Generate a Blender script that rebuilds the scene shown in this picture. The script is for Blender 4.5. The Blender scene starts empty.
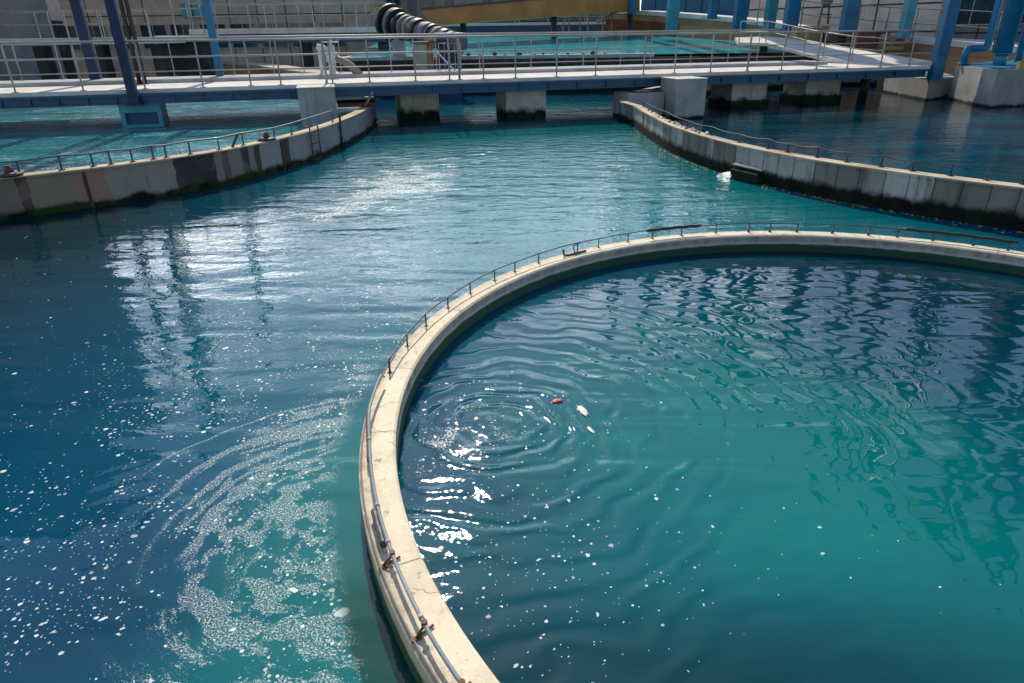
import bpy, bmesh, math, random
from mathutils import Vector, Matrix, noise as mnoise
random.seed(7)
R = math.radians
SC = bpy.context.scene
COL = SC.collection

# ------------------------------------------------------------------ camera
F, TH, RO, H = 655.0, R(25.2), R(0.75), 3.2
cd = bpy.data.cameras.new('camera'); cam = bpy.data.objects.new('camera', cd); COL.objects.link(cam)
cd.sensor_width = 36.0; cd.lens = F / 1024 * 36; cd.clip_end = 3000; cd.clip_start = 0.05
cam.matrix_world = Matrix.Translation((0, 0, H)) @ Matrix.Rotation(R(90) - TH, 4, 'X') @ Matrix.Rotation(-RO, 4, 'Z')
SC.camera = cam

def ray(x, y):
    c, s = math.cos(RO), math.sin(RO); dx, dy = x - 512, y - 341.5
    X = c * dx - s * dy; Y = s * dx + c * dy
    a = X / F; b = -Y / F
    return Vector((a, math.cos(TH) + b * math.sin(TH), -math.sin(TH) + b * math.cos(TH)))
def W(x, y, z=0.0):                # photo point on the level z
    d = ray(x, y); t = (z - H) / d.z
    return Vector((d.x * t, d.y * t, z))
def WY(x, y, Yw):                  # photo point at the depth Yw
    d = ray(x, y); t = Yw / d.y
    return Vector((d.x * t, Yw, H + d.z * t))
def P(v):
    Z = v[2] - H
    d = v[1] * math.cos(TH) - Z * math.sin(TH); u = v[1] * math.sin(TH) + Z * math.cos(TH)
    a = F * v[0] / d; b = -F * u / d
    c, s = math.cos(RO), math.sin(RO)
    return 512 + c * a + s * b, 341.5 - s * a + c * b

# ------------------------------------------------------------------ object helpers
def tag(o, label=None, cat=None, group=None, kind=None):
    if label: o['label'] = label
    if cat: o['category'] = cat
    if group: o['group'] = group
    if kind: o['kind'] = kind
    return o
def empty(name, loc, label, cat, group=None, rz=0):
    o = bpy.data.objects.new(name, None); COL.objects.link(o)
    o.location = loc; o.rotation_euler = (0, 0, rz); o.empty_display_size = .2
    return tag(o, label, cat, group)
class MB:
    def __init__(s): s.bm = bmesh.new()
    def box(s, lo, hi, M=None, bev=0):
        lo = Vector(lo); hi = Vector(hi)
        r = bmesh.ops.create_cube(s.bm, size=1.0)
        vs = r['verts']
        for v in vs: v.co = Vector([lo[i] + (v.co[i] + .5) * (hi[i] - lo[i]) for i in range(3)])
        if bev:
            es = {e for v in vs for e in v.link_edges}
            rr = bmesh.ops.bevel(s.bm, geom=list(es), offset=bev, segments=2, profile=.6, affect='EDGES')
            vs = list({v for f in rr['faces'] for v in f.verts} | {v for v in vs if v.is_valid})
        if M is not None: bmesh.ops.transform(s.bm, matrix=M, verts=vs)
        return s
    def hexa(s, bot, top):         # bottom and top loops of the same length
        n = len(bot)
        b = [s.bm.verts.new(p) for p in bot]; t = [s.bm.verts.new(p) for p in top]
        s.bm.faces.new(b[::-1]); s.bm.faces.new(t)
        for i in range(n): s.bm.faces.new((b[i], b[(i + 1) % n], t[(i + 1) % n], t[i]))
        return s
    def tube(s, pts, r, n=8, closed=False, caps=True):
        pts = [Vector(p) for p in pts]; m = len(pts)
        rad = r if isinstance(r, (list, tuple)) else [r] * m
        rings = []; up = None
        for i in range(m):
            a = pts[i - 1] if (i > 0 or closed) else pts[0]
            b = pts[(i + 1) % m] if (i < m - 1 or closed) else pts[-1]
            t = (b - a).normalized()
            if up is None:
                up = Vector((0, 0, 1)) if abs(t.z) < .9 else Vector((1, 0, 0))
            x = t.cross(up).normalized(); u2 = x.cross(t).normalized(); up = u2
            rings.append([s.bm.verts.new(pts[i] + (x * math.cos(2 * math.pi * k / n) + u2 * math.sin(2 * math.pi * k / n)) * rad[i]) for k in range(n)])
        for i in range(m if closed else m - 1):
            A = rings[i]; B = rings[(i + 1) % m]
            for k in range(n):
                f = s.bm.faces.new((A[k], A[(k + 1) % n], B[(k + 1) % n], B[k])); f.smooth = n > 5
        if caps and not closed:
            s.bm.faces.new(rings[0][::-1]); s.bm.faces.new(rings[-1])
        return s
    def prof(s, path, profile, closed=False, cap=True):
        """sweep a closed (offset, z) profile along a plan path; offset + is to the right of travel"""
        m = len(path); rings = []
        for i in range(m):
            a = path[i - 1] if (i > 0 or closed) else path[0]
            b = path[(i + 1) % m] if (i < m - 1 or closed) else path[-1]
            t = Vector((b[0] - a[0], b[1] - a[1], 0)).normalized(); nr = Vector((t.y, -t.x, 0))
            rings.append([s.bm.verts.new((path[i][0] + nr.x * o, path[i][1] + nr.y * o, z)) for o, z in profile])
        k = len(profile)
        for i in range(m if closed else m - 1):
            A = rings[i]; B = rings[(i + 1) % m]
            for j in range(k): s.bm.faces.new((A[j], A[(j + 1) % k], B[(j + 1) % k], B[j]))
        if cap and not closed:
            s.bm.faces.new(rings[0]); s.bm.faces.new(rings[-1][::-1])
        return s
    def build(s, name, mat, parent=None, smooth=False):
        bmesh.ops.recalc_face_normals(s.bm, faces=s.bm.faces)
        me = bpy.data.meshes.new(name); s.bm.to_mesh(me); s.bm.free()
        o = bpy.data.objects.new(name, me); COL.objects.link(o)
        me.materials.append(mat)
        if smooth:
            for p in me.polygons: p.use_smooth = True
        if parent is not None:
            o.parent = parent
            o.matrix_parent_inverse = Matrix.Identity(4)
            inv = (Matrix.Translation(parent.location) @ Matrix.Rotation(parent.rotation_euler.z, 4, 'Z')).inverted()
            if parent.parent is not None: inv = Matrix.Identity(4)
            if parent.type == 'MESH': inv = Matrix.Identity(4)
            me.transform(inv if parent.type == 'EMPTY' else inv_of(parent))
        return o
def inv_of(o):                      # parts of parts: world -> the thing's own frame
    while o.parent is not None: o = o.parent
    return (Matrix.Translation(o.location) @ Matrix.Rotation(o.rotation_euler.z, 4, 'Z')).inverted()
def spline(pts, n=10, closed=False):
    out = []; m = len(pts); pts = [Vector((p[0], p[1], 0)) for p in pts]
    rng = range(m) if closed else range(m - 1)
    for i in rng:
        p1 = pts[i]; p2 = pts[(i + 1) % m]
        p0 = pts[i - 1] if (closed or i > 0) else p1 * 2 - p2
        p3 = pts[(i + 2) % m] if (closed or i < m - 2) else p2 * 2 - p1
        for k in range(n):
            t = k / n
            out.append(.5 * ((2 * p1) + (p2 - p0) * t + (2 * p0 - 5 * p1 + 4 * p2 - p3) * t * t + (3 * p1 - p0 - 3 * p2 + p3) * t ** 3))
    if not closed: out.append(pts[-1])
    return out

# ------------------------------------------------------------------ shader expressions
class X:
    nt = None
    def __init__(s, v): s.v = v
    @staticmethod
    def op(o, *a, clamp=False):
        n = X.nt.nodes.new('ShaderNodeMath'); n.operation = o; n.use_clamp = clamp
        for i, q in enumerate(a):
            q = q.v if isinstance(q, X) else q
            if isinstance(q, (int, float)): n.inputs[i].default_value = q
            else: X.nt.links.new(q, n.inputs[i])
        return X(n.outputs[0])
    def __add__(s, o): return X.op('ADD', s, o)
    __radd__ = __add__
    def __mul__(s, o): return X.op('MULTIPLY', s, o)
    __rmul__ = __mul__
    def __sub__(s, o): return X.op('SUBTRACT', s, o)
    def __rsub__(s, o): return X.op('SUBTRACT', o, s)
    def __truediv__(s, o): return X.op('DIVIDE', s, o)
    def pow(s, o): return X.op('POWER', s, o)
    def sin(s): return X.op('SINE', s)
    def exp(s): return X.op('EXPONENT', s)
    def sqrt(s): return X.op('SQRT', s)
    def clamp(s): return X.op('ADD', s, 0.0, clamp=True)
    def lt(s, o): return X.op('LESS_THAN', s, o)
    def max(s, o): return X.op('MAXIMUM', s, o)
    def min(s, o): return X.op('MINIMUM', s, o)
    def step(s, a, b):
        n = X.nt.nodes.new('ShaderNodeMapRange'); n.interpolation_type = 'SMOOTHSTEP'
        X.nt.links.new(s.v, n.inputs[0])
        if a < b: n.inputs[1].default_value = a; n.inputs[2].default_value = b
        else: n.inputs[1].default_value = b; n.inputs[2].default_value = a; n.inputs[3].default_value = 1; n.inputs[4].default_value = 0
        return X(n.outputs[0])
def mat(name):
    m = bpy.data.materials.new(name); m.use_nodes = True; X.nt = m.node_tree
    m.node_tree.nodes.clear()
    return m
def node(t, **kw):
    n = X.nt.nodes.new(t)
    for k, v in kw.items(): setattr(n, k, v)
    return n
def link(a, b): X.nt.links.new(a.v if isinstance(a, X) else a, b)
def pos():
    g = node('ShaderNodeNewGeometry'); s = node('ShaderNodeSeparateXYZ'); link(g.outputs['Position'], s.inputs[0])
    return g.outputs['Position'], X(s.outputs[0]), X(s.outputs[1]), X(s.outputs[2])
def objpos():
    g = node('ShaderNodeTexCoord'); s = node('ShaderNodeSeparateXYZ'); link(g.outputs['Object'], s.inputs[0])
    return g.outputs['Object'], X(s.outputs[0]), X(s.outputs[1]), X(s.outputs[2])
def vec(x, y, z=0.0):
    c = node('ShaderNodeCombineXYZ')
    for i, q in enumerate((x, y, z)):
        if isinstance(q, X): link(q, c.inputs[i])
        else: c.inputs[i].default_value = q
    return c.outputs[0]
def noise(v, scale, detail=3, rough=.5, dist=0.0):
    n = node('ShaderNodeTexNoise'); link(v, n.inputs['Vector'])
    n.inputs['Scale'].default_value = scale; n.inputs['Detail'].default_value = detail
    n.inputs['Roughness'].default_value = rough; n.inputs['Distortion'].default_value = dist
    return X(n.outputs[0])
def mixc(f, a, b):
    n = node('ShaderNodeMix', data_type='RGBA')
    if isinstance(f, (int, float)): n.inputs[0].default_value = f
    else: link(f, n.inputs[0])
    for i, c in ((6, a), (7, b)):
        if isinstance(c, tuple): n.inputs[i].default_value = (*c, 1)
        else: link(c, n.inputs[i])
    return n.outputs[2]
def finish(col, rough=.6, metal=0.0, bump=None, bd=.01, spec=None, ior=None):
    b = node('ShaderNodeBsdfPrincipled'); o = node('ShaderNodeOutputMaterial'); link(b.outputs[0], o.inputs[0])
    if isinstance(col, tuple): b.inputs['Base Color'].default_value = (*col, 1)
    else: link(col, b.inputs['Base Color'])
    if isinstance(rough, X): link(rough, b.inputs['Roughness'])
    else: b.inputs['Roughness'].default_value = rough
    b.inputs['Metallic'].default_value = metal
    if ior: b.inputs['IOR'].default_value = ior
    if spec is not None: b.inputs['Specular IOR Level'].default_value = spec
    if bump is not None:
        n = node('ShaderNodeBump'); n.inputs['Distance'].default_value = bd; link(bump, n.inputs['Height']); link(n.outputs[0], b.inputs['Normal'])
    return b

def concrete(name, col, dark=None, algae=None, streak=.5, pores=.4, fine=1.0, warm=(.30, .22, .12), warmth=.25):
    m = mat(name); v, x, y, z = pos()
    dark = dark or tuple(c * .45 for c in col)
    big = noise(v, .9 * fine, 5, .65); fin = noise(v, 22 * fine, 4, .7)
    st = noise(vec(x * 5, y * 5, z * .35), 1.0, 4, .65)
    c = mixc(big.step(.35, .72), col, dark)
    c = mixc((st.step(.56, .72)) * streak, c, tuple(q * .5 for q in dark))
    c = mixc((noise(v, 1.7 * fine, 3, .6).step(.5, .75)) * warmth, c, warm)
    c = mixc(fin.step(.56, .74) * pores, c, tuple(q * .6 for q in dark))
    if algae:
        a = (z + (noise(v, 2.2, 4, .6) - .5) * algae * 1.3).step(algae, algae * .45)
        c = mixc(a, c, mixc(noise(v, 5, 3).step(.4, .65), (.012, .028, .006), (.008, .009, .007)))
    finish(c, .88, spec=.2, bump=fin * .6 + big, bd=.012)
    return m
def paint(name, col, rough=.42, wear=.35, worn=(.10, .045, .02), metal=0.0, chip=.66):
    m = mat(name); v, x, y, z = pos()
    n1 = noise(v, 3.5, 6, .7); st = noise(vec(x * 7, y * 7, z * .6), 1, 4, .6)
    c = mixc(noise(v, .8, 3).step(.3, .7), col, tuple(q * .72 for q in col))
    c = mixc(st.step(.5, .75) * .35, c, tuple(q * .5 + .01 for q in col))
    c = mixc(n1.step(chip, chip + .06) * wear, c, worn)
    finish(c, n1 * .3 + (rough - .15), metal, bump=noise(v, 30, 3), bd=.002)
    return m

M = {}
M['pale_concrete'] = concrete('pale concrete', (.50, .45, .36), (.34, .29, .21), streak=.2, fine=1.6, warm=(.34, .22, .09), warmth=.35)
M['grey_concrete'] = concrete('grey concrete', (.33, .32, .31), (.21, .20, .19), algae=.32, streak=.55)
M['block_concrete'] = concrete('block concrete', (.36, .35, .335), (.25, .24, .225), algae=.2, streak=.35)
M['deck'] = concrete('deck concrete', (.62, .585, .53), (.46, .43, .39), streak=0, pores=.25, warmth=.2)
M['kerb'] = concrete('kerb concrete', (.42, .41, .40), (.30, .29, .28), streak=.2)
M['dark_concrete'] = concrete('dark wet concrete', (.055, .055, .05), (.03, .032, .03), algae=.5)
M['coping_white'] = concrete('white coping', (.70, .66, .60), (.55, .50, .44), streak=.1, pores=.2)
M['tan_wall'] = concrete('tan wall', (.52, .32, .16), (.38, .225, .11), streak=.6)
M['brown_wall'] = concrete('brown wall', (.24, .095, .04), (.13, .05, .022), streak=.7)
M['facade'] = concrete('facade', (.48, .40, .31), (.37, .31, .24), streak=.3, pores=.1)
M['facade_pink'] = concrete('panel facade', (.68, .56, .47), (.54, .44, .37), streak=.3, pores=.1)
M['facade_grey'] = concrete('slate panel facade', (.22, .20, .205), (.15, .14, .15), streak=.3, pores=.1)
M['navy'] = paint('navy paint', (.002, .018, .070), .6)
M['girder_blue'] = paint('girder blue paint', (.002, .068, .16), .45, wear=.6, chip=.60)
M['sky_blue'] = paint('sky blue paint', (.010, .20, .36), .42)
M['mid_blue'] = paint('blue paint', (.003, .135, .27), .40)
M['teal_blue'] = paint('teal paint', (.03, .27, .36), .42)
M['steel'] = paint('galvanised steel', (.38, .36, .325), .5, wear=.4, worn=(.20, .12, .07), metal=.0, chip=.6)
M['dark_steel'] = paint('dark steel', (.05, .048, .045), .5, wear=.6, worn=(.16, .06, .02), chip=.55)
M['rust'] = paint('rusty steel', (.12, .042, .018), .7, wear=.5, worn=(.05, .02, .01))
M['green_steel'] = paint('green rail paint', (.06, .15, .14), .5, wear=.5, worn=(.12, .06, .03), chip=.58)
M['black'] = paint('black rubber', (.014, .014, .016), .5, wear=.15, worn=(.05, .05, .05))
M['grey_pipe'] = paint('grey pipe', (.17, .175, .175), .65)
M['pink_pipe'] = paint('pinkish pipe', (.30, .235, .195), .7)
M['plastic_pipe'] = paint('pale blue pipe', (.20, .24, .265), .6, wear=.35, worn=(.12, .12, .12))
M['orange'] = paint('orange post', (.42, .15, .05), .5)
M['violet'] = paint('violet paint', (.10, .07, .28), .5)
M['pink'] = paint('pink paint', (.55, .10, .22), .5)
M['ochre_steel'] = paint('ochre steel', (.52, .20, .04), .55, wear=.3)
M['white'] = paint('white paint', (.70, .69, .66), .5, wear=.4, worn=(.3, .24, .18))
M['float_red'] = paint('red scrap', (.60, .045, .03), .5, wear=.1)
M['yellow'] = paint('yellow paint', (.62, .42, .08), .5)
M['wood'] = paint('weathered wood', (.40, .22, .11), .7)
m = mat('dark glass'); v, x, y, z = pos()
finish(mixc(noise(v, 1.2, 2).step(.4, .6), (.012, .035, .045), (.02, .06, .07)), .08); M['glass'] = m
m = mat('turquoise glass'); finish((.03, .30, .36), .2); M['teal_glass'] = m
m = mat('seam'); finish((.03, .028, .026), .8); M['seam'] = m

# ------------------------------------------------------------------ water
def gauss(x, y, px, py, rx, ry, amp=1.0, z=0.0):
    c = W(px, py, z)
    wx = (W(px + rx, py, z) - W(px - rx, py, z)).length / 2
    wy = (W(px, py - ry, z) - W(px, py + ry, z)).length / 2
    a = (x - c.x) / wx; b = (y - c.y) / wy
    return ((a * a + b * b) * -1.0).exp() * amp
def total(lst):
    r = lst[0]
    for q in lst[1:]: r = r + q
    return r
def dots(x, y, scale, dens, rmin, rmax, seed=0.0, squash=1.0):
    vn = node('ShaderNodeTexVoronoi', voronoi_dimensions='2D')
    wob = noise(vec(x, y, seed), scale * 2.6, 2)
    link(vec(x * scale + seed + (wob - .5) * .5, y * (scale * squash) + seed * 1.7 + (wob - .5) * .4), vn.inputs['Vector']); vn.inputs['Scale'].default_value = 1.0
    cs = node('ShaderNodeSeparateColor'); link(vn.outputs['Color'], cs.inputs[0])
    keep = X(cs.outputs[0]).lt(dens)
    rad = X(cs.outputs[1]).pow(4.0) * (rmax - rmin) + rmin
    return X(vn.outputs['Distance']).lt(rad) * keep * (X(cs.outputs[2]) * .65 + .35)
def water(name, colf, wavef, foamf, rough=.02, ior=1.42, spec=.5):
    m = mat(name); v, x, y, z = pos()
    col = colf(v, x, y); h = wavef(v, x, y); f = foamf(v, x, y) if foamf else None
    b = finish(col, rough, bump=h, bd=1.0, ior=ior, spec=spec)
    if f is not None:
        fb = node('ShaderNodeBsdfPrincipled'); fb.inputs['Base Color'].default_value = (.62, .65, .63, 1); fb.inputs['Roughness'].default_value = .55
        mx = node('ShaderNodeMixShader'); link(f, mx.inputs[0]); link(b.outputs[0], mx.inputs[1]); link(fb.outputs[0], mx.inputs[2])
        o = [n for n in X.nt.nodes if n.type == 'OUTPUT_MATERIAL'][0]; link(mx.outputs[0], o.inputs[0])
    return m
def rings(x, y, v, px, py, lam, amp, r0, nz=.25, z=0.0, sq=1.0):
    c = W(px, py, z); a = x - c.x; b = (y - c.y) * sq
    r = (a * a + b * b).sqrt()
    ph = (r + (noise(v, 1.1, 2) - .5) * nz * 2) * (2 * math.pi / lam)
    return ph.sin() * ((r / r0) * -1.0).exp() * amp * r.step(.02, .45)

RC = Vector((3.95, 5.10, 0)); RIN, ROUT, RZ = 4.94, 5.22, .27

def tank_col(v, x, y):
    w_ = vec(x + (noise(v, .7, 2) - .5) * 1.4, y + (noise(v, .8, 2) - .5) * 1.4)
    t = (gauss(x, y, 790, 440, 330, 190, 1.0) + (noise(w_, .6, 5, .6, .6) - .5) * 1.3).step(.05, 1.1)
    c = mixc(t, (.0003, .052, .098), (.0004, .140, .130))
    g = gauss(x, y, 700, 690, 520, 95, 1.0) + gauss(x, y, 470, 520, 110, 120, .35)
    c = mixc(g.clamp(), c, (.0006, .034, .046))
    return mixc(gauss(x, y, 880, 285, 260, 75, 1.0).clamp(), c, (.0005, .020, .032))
def tank_wave(v, x, y):
    calm = 1.0 - gauss(x, y, 880, 560, 200, 170, .6)
    h = rings(x, y, v, 500, 420, .145, .0036, 1.3, .35) + rings(x, y, v, 490, 430, .26, .0056, 2.6, .45) + rings(x, y, v, 620, 250, .40, .0028, 1.8, .5)
    n1 = (noise(vec(x * .45 + y * .12, y * 2.7), 1.0, 1.5, .45, .6) - .5) * .019
    n2 = (noise(vec(x * .6, y * 2.4), 3.2, 2, .5, .5) - .5) * .0015
    n3 = (noise(v, 22, 2) - .5) * .0026 * (gauss(x, y, 455, 490, 70, 90, 1.0) + gauss(x, y, 470, 430, 70, 40, .7))
    return (h + n1 + n2) * calm + n3
def tank_foam(v, x, y):
    sp = noise(v, 62, 5, .75); pt = noise(v, 3.2, 3, .6, .8)
    reg = gauss(x, y, 480, 425, 62, 38, 1.0) + gauss(x, y, 430, 480, 30, 60, .7)
    f1 = ((sp - .5) * 2.4 + reg * .62 * pt.step(.3, .7)).step(.48, .80) * reg.step(.12, .5) * .85
    d = gauss(x, y, 520, 580, 120, 90, .14) + gauss(x, y, 470, 430, 110, 60, .16) + gauss(x, y, 700, 560, 240, 110, .016)
    f2 = dots(x, y, 12.0, d, .07, .26, 3.1).max(dots(x, y, 26, d * 1.3, .08, .3, 8.3))
    return f1.max(f2).clamp()
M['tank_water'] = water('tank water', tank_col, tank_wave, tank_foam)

SW = W(340, 530)
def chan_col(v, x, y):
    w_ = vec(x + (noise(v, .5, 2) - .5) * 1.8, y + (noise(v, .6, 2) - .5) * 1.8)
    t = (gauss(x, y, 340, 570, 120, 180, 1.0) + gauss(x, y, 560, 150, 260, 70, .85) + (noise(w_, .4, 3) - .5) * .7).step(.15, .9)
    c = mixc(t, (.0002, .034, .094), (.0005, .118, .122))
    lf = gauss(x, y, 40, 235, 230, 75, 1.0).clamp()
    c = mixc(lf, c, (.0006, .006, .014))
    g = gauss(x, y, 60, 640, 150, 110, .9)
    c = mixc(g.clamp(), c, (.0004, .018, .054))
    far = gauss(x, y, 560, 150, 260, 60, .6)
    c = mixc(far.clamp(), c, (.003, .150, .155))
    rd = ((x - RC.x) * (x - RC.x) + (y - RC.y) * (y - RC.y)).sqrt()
    return mixc((rd + (noise(v, 2, 2) - .5) * .10).step(ROUT + .27, ROUT + .23) * gauss(x, y, 375, 650, 70, 110, 1.2).clamp() * .9, c, (.001, .046, .026))  # dark green strip by the rim: the wall's reflection painted into the water colour
def chan_wave(v, x, y):
    h = rings(x, y, v, 190, 560, .26, .0026, .7, .5) + rings(x, y, v, 640, 150, 1.1, .007, 6.0, .9)
    n1 = (noise(vec(x * .5, y * 2.2), .75, 1, .4, .6) - .5) * .034
    n2 = (noise(vec(x * .8, y * 2.8), 1.5, 1, .4, .6) - .5) * .0030
    far = gauss(x, y, 520, 135, 240, 42, 1.0)
    n3 = (noise(vec(x * .7, y), 3.5, 4, .6, .5) - .5) * far * .05
    return h + n1 + n2 + n3
def chan_foam_glare(v, x, y):
    a = x - SW.x; b = y - SW.y; r = (a * a + b * b).sqrt()
    th = X.op('ARCTAN2', b, a)
    arc = noise(vec(r * 3.0 + (noise(v, 1.3, 2) - .5) * 1.2, th * .9), 1.9, 4, .62)
    sp = noise(v, 80, 4, .8); pt = noise(v, 3.0, 5, .65, 1.4)
    reg = total([gauss(x, y, 280, 590, 110, 130, 1.0), gauss(x, y, 340, 640, 60, 90, 1.0), gauss(x, y, 300, 470, 95, 55, .85),
                 gauss(x, y, 345, 400, 40, 60, .65), gauss(x, y, 400, 185, 62, 17, .85), gauss(x, y, 400, 640, 30, 80, .4),
                 gauss(x, y, 620, 170, 75, 14, .42), gauss(x, y, 330, 210, 40, 14, .5)])
    rd = ((x - RC.x) * (x - RC.x) + (y - RC.y) * (y - RC.y)).sqrt()
    off = (rd + (noise(v, 2, 2) - .5) * .12).step(ROUT + .16, ROUT + .34)
    lace = pt.step(.42, .60) * .34 + arc.step(.47, .60) * .62
    def R1(px, py): return (W(px, py) - SW).length
    wobr = (noise(v, 1.6, 3) - .5) * .22
    am = gauss(x, y, 250, 450, 110, 70, 1.0)
    bands = total([(((r + wobr - R1(px, py)) / wd).pow(2.0) * -1.0).exp() for px, py, wd in ((225, 455, .035), (255, 470, .025), (205, 440, .02), (190, 500, .03))]) * am
    f1 = ((sp - .5) * 2.4 + (reg * lace * 1.35 + bands * .8).min(.49)).step(.44, .82) * (reg + bands).step(.05, .3) * .9
    far_p = noise(vec(x * .55, y * 1.1), 2.6, 6, .68, .5)
    f3 = (far_p + total([gauss(x, y, 405, 186, 62, 20, .30), gauss(x, y, 325, 212, 50, 14, .20), gauss(x, y, 625, 166, 70, 16, .17), gauss(x, y, 450, 160, 80, 12, .13)])).step(.68, .80) * noise(v, 16, 4, .7).step(.42, .58) * .62  # far foam, with broken white reflections painted in as patches
    f1 = f1.max(f3)
    d = total([gauss(x, y, 250, 520, 260, 210, .24), gauss(x, y, 300, 350, 170, 90, .22), gauss(x, y, 60, 560, 150, 120, .10)]) + .008
    d = d * noise(vec(x, y * .8), 1.5, 4, .6, .8).step(.40, .62) * 1.5
    f2 = dots(x, y, 12, d, .06, .26, 1.3, 1.2).max(dots(x, y, 24, d * 1.6, .07, .3, 5.9)).max(dots(x, y, 5.5, d * .35, .05, .20, 9.9))
    return f1.max(f2).clamp() * off
M['channel_water'] = water('channel water', chan_col, chan_wave, chan_foam_glare)

def simple_water(name, c1, c2, amp=.03, fo=.0):
    return water(name, lambda v, x, y: mixc(noise(vec(x * .4, y * 1.0), .5, 3).step(.35, .65), c1, c2),
                 lambda v, x, y: (noise(vec(x * .7, y * 1.3), 1.4, 4, .6, .4) - .5) * amp + (noise(v, 5, 3) - .5) * amp * .35,
                 (lambda v, x, y: (noise(vec(x * .6, y * 1.5), 1.1, 5, .7).step(.52, .72)) * noise(v, 24, 4, .75).step(.50, .60) * fo) if fo else None)
M['left_water'] = simple_water('left tank water', (.005, .11, .135), (.03, .25, .27), .16, 1.0)
M['right_water'] = simple_water('right tank water', (.002, .022, .040), (.003, .055, .080), .022)
M['raised_water'] = simple_water('raised tank water', (.02, .30, .34), (.05, .42, .46), .05, .35)

# ------------------------------------------------------------------ the setting
def sheet(name, pts, m):
    bm = bmesh.new(); bm.faces.new([bm.verts.new(p) for p in pts]); me = bpy.data.meshes.new(name); bm.to_mesh(me); bm.free()
    o = bpy.data.objects.new(name, me); COL.objects.link(o); me.materials.append(m)
    if me.polygons[0].normal.z < 0: me.flip_normals()
    return tag(o, kind='structure')
m = mat('yard ground'); v, x, y, z = pos()
finish(mixc(noise(v, .3, 5).step(.35, .65), (.14, .13, .12), (.09, .085, .08)), .9); M['ground'] = m
sheet('ground', [(-900, -600, -1.4), (900, -600, -1.4), (900, 1500, -1.4), (-900, 1500, -1.4)], M['ground'])
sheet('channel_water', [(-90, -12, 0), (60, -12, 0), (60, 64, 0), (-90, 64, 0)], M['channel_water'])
def disc(name, path, z, m): return sheet(name, [(p[0], p[1], z) for p in path], m)
def circle(c, r, n=128, a0=0.0): return [Vector((c[0] + r * math.cos(a0 + 2 * math.pi * i / n), c[1] + r * math.sin(a0 + 2 * math.pi * i / n), 0)) for i in range(n)]
disc('tank_water', circle(RC, (RIN + ROUT) / 2), .006, M['tank_water'])

# ------------------------------------------------------------------ front ring tank
def front_wall_mat():
    m = mat('front ring concrete'); v, x, y, z = pos()
    col, dark = (.74, .64, .46), (.58, .49, .34)
    a = X.op('ARCTAN2', y - RC.y, x - RC.x)
    rd = ((x - RC.x) * (x - RC.x) + (y - RC.y) * (y - RC.y)).sqrt()
    pol = vec(a * 5.1, rd, z)
    big = noise(v, 2.2, 5, .65); fin = noise(v, 45, 4, .7)
    c = mixc(big.step(.38, .72), col, dark)
    c = mixc(noise(pol, 5, 3, .6).step(.60, .72) * .5, c, (.42, .27, .12))
    c = mixc(fin.step(.58, .72) * .45, c, (.20, .17, .13))
    c = mixc(noise(v, 9, 3, .6).step(.66, .72) * .7, c, (.14, .12, .09))
    # construction joints every few metres
    j = X.op('FRACT', a * 3.3 + 50.0)
    c = mixc(j.lt(.009) * .75, c, (.12, .10, .08))
    vc = node('ShaderNodeTexVoronoi', feature='DISTANCE_TO_EDGE'); wv = vec(x + (noise(v, 6, 3) - .5) * .25, y + (noise(v, 5, 3) - .5) * .25)
    link(wv, vc.inputs['Vector']); vc.inputs['Scale'].default_value = 1.6
    c = mixc(X(vc.outputs['Distance']).lt(.006) * noise(v, 1.3, 2).step(.48, .56) * .7, c, (.16, .12, .08))
    pf = X.op('FRACT', a * 9.3)
    c = mixc((noise(vec(a * 40, rd * 6, 0.0), 1.0, 4, .65) + (rd - 5.1) * 1.2).step(.55, .72) * .55, c, (.30, .15, .06))
    c = mixc(noise(v, 70, 2).step(.68, .74) * noise(v, 2.5, 2).step(.45, .6) * .7, c, (.12, .10, .07))
    wn = node('ShaderNodeTexWhiteNoise', noise_dimensions='1D'); link(X.op('FLOOR', a * 3.3 + 50.0), wn.inputs['W'])
    c = mixc(X(wn.outputs[0]) * .45, c, (.44, .38, .28))
    c = mixc(noise(vec(a * 26, rd * 8, 0.0), 1.0, 5, .7).step(.58, .70) * .45, c, (.26, .22, .16))
    c = mixc((noise(pol, 8, 4, .7) + (rd - 5.12) * 2.0).step(.62, .75) * .5, c, (.13, .115, .08))
    # outer edge band, discoloured by the rail feet
    c = mixc((rd + (noise(pol, 4, 3) - .5) * .05).step(5.10, 5.15) * .30, c, (.36, .29, .20))
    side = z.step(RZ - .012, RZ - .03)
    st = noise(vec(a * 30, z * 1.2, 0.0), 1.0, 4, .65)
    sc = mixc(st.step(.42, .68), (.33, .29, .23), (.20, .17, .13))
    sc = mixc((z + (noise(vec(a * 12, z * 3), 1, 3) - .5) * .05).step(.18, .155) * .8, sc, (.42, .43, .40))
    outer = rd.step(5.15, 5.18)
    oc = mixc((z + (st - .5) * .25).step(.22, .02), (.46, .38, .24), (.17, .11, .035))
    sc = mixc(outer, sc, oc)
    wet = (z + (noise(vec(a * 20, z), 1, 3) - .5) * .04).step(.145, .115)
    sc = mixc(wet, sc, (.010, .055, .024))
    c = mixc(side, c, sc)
    finish(c, .82, bump=fin * .5 + big + noise(v, 14, 4, .6) * .5, bd=.006)
    return m
M['front_wall'] = front_wall_mat()
ft = empty('settling_tank', (RC.x, RC.y, 0), 'pale cream concrete ring tank in the foreground with a low rim close to the water', 'tank')
path = circle(RC, RIN, 256)           # travels anticlockwise: right of travel is outwards
mb = MB()
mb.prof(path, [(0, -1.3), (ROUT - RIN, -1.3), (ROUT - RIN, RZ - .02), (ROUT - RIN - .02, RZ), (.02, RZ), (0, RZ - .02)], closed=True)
mb.build('rim_wall', M['front_wall'], ft)

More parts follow.
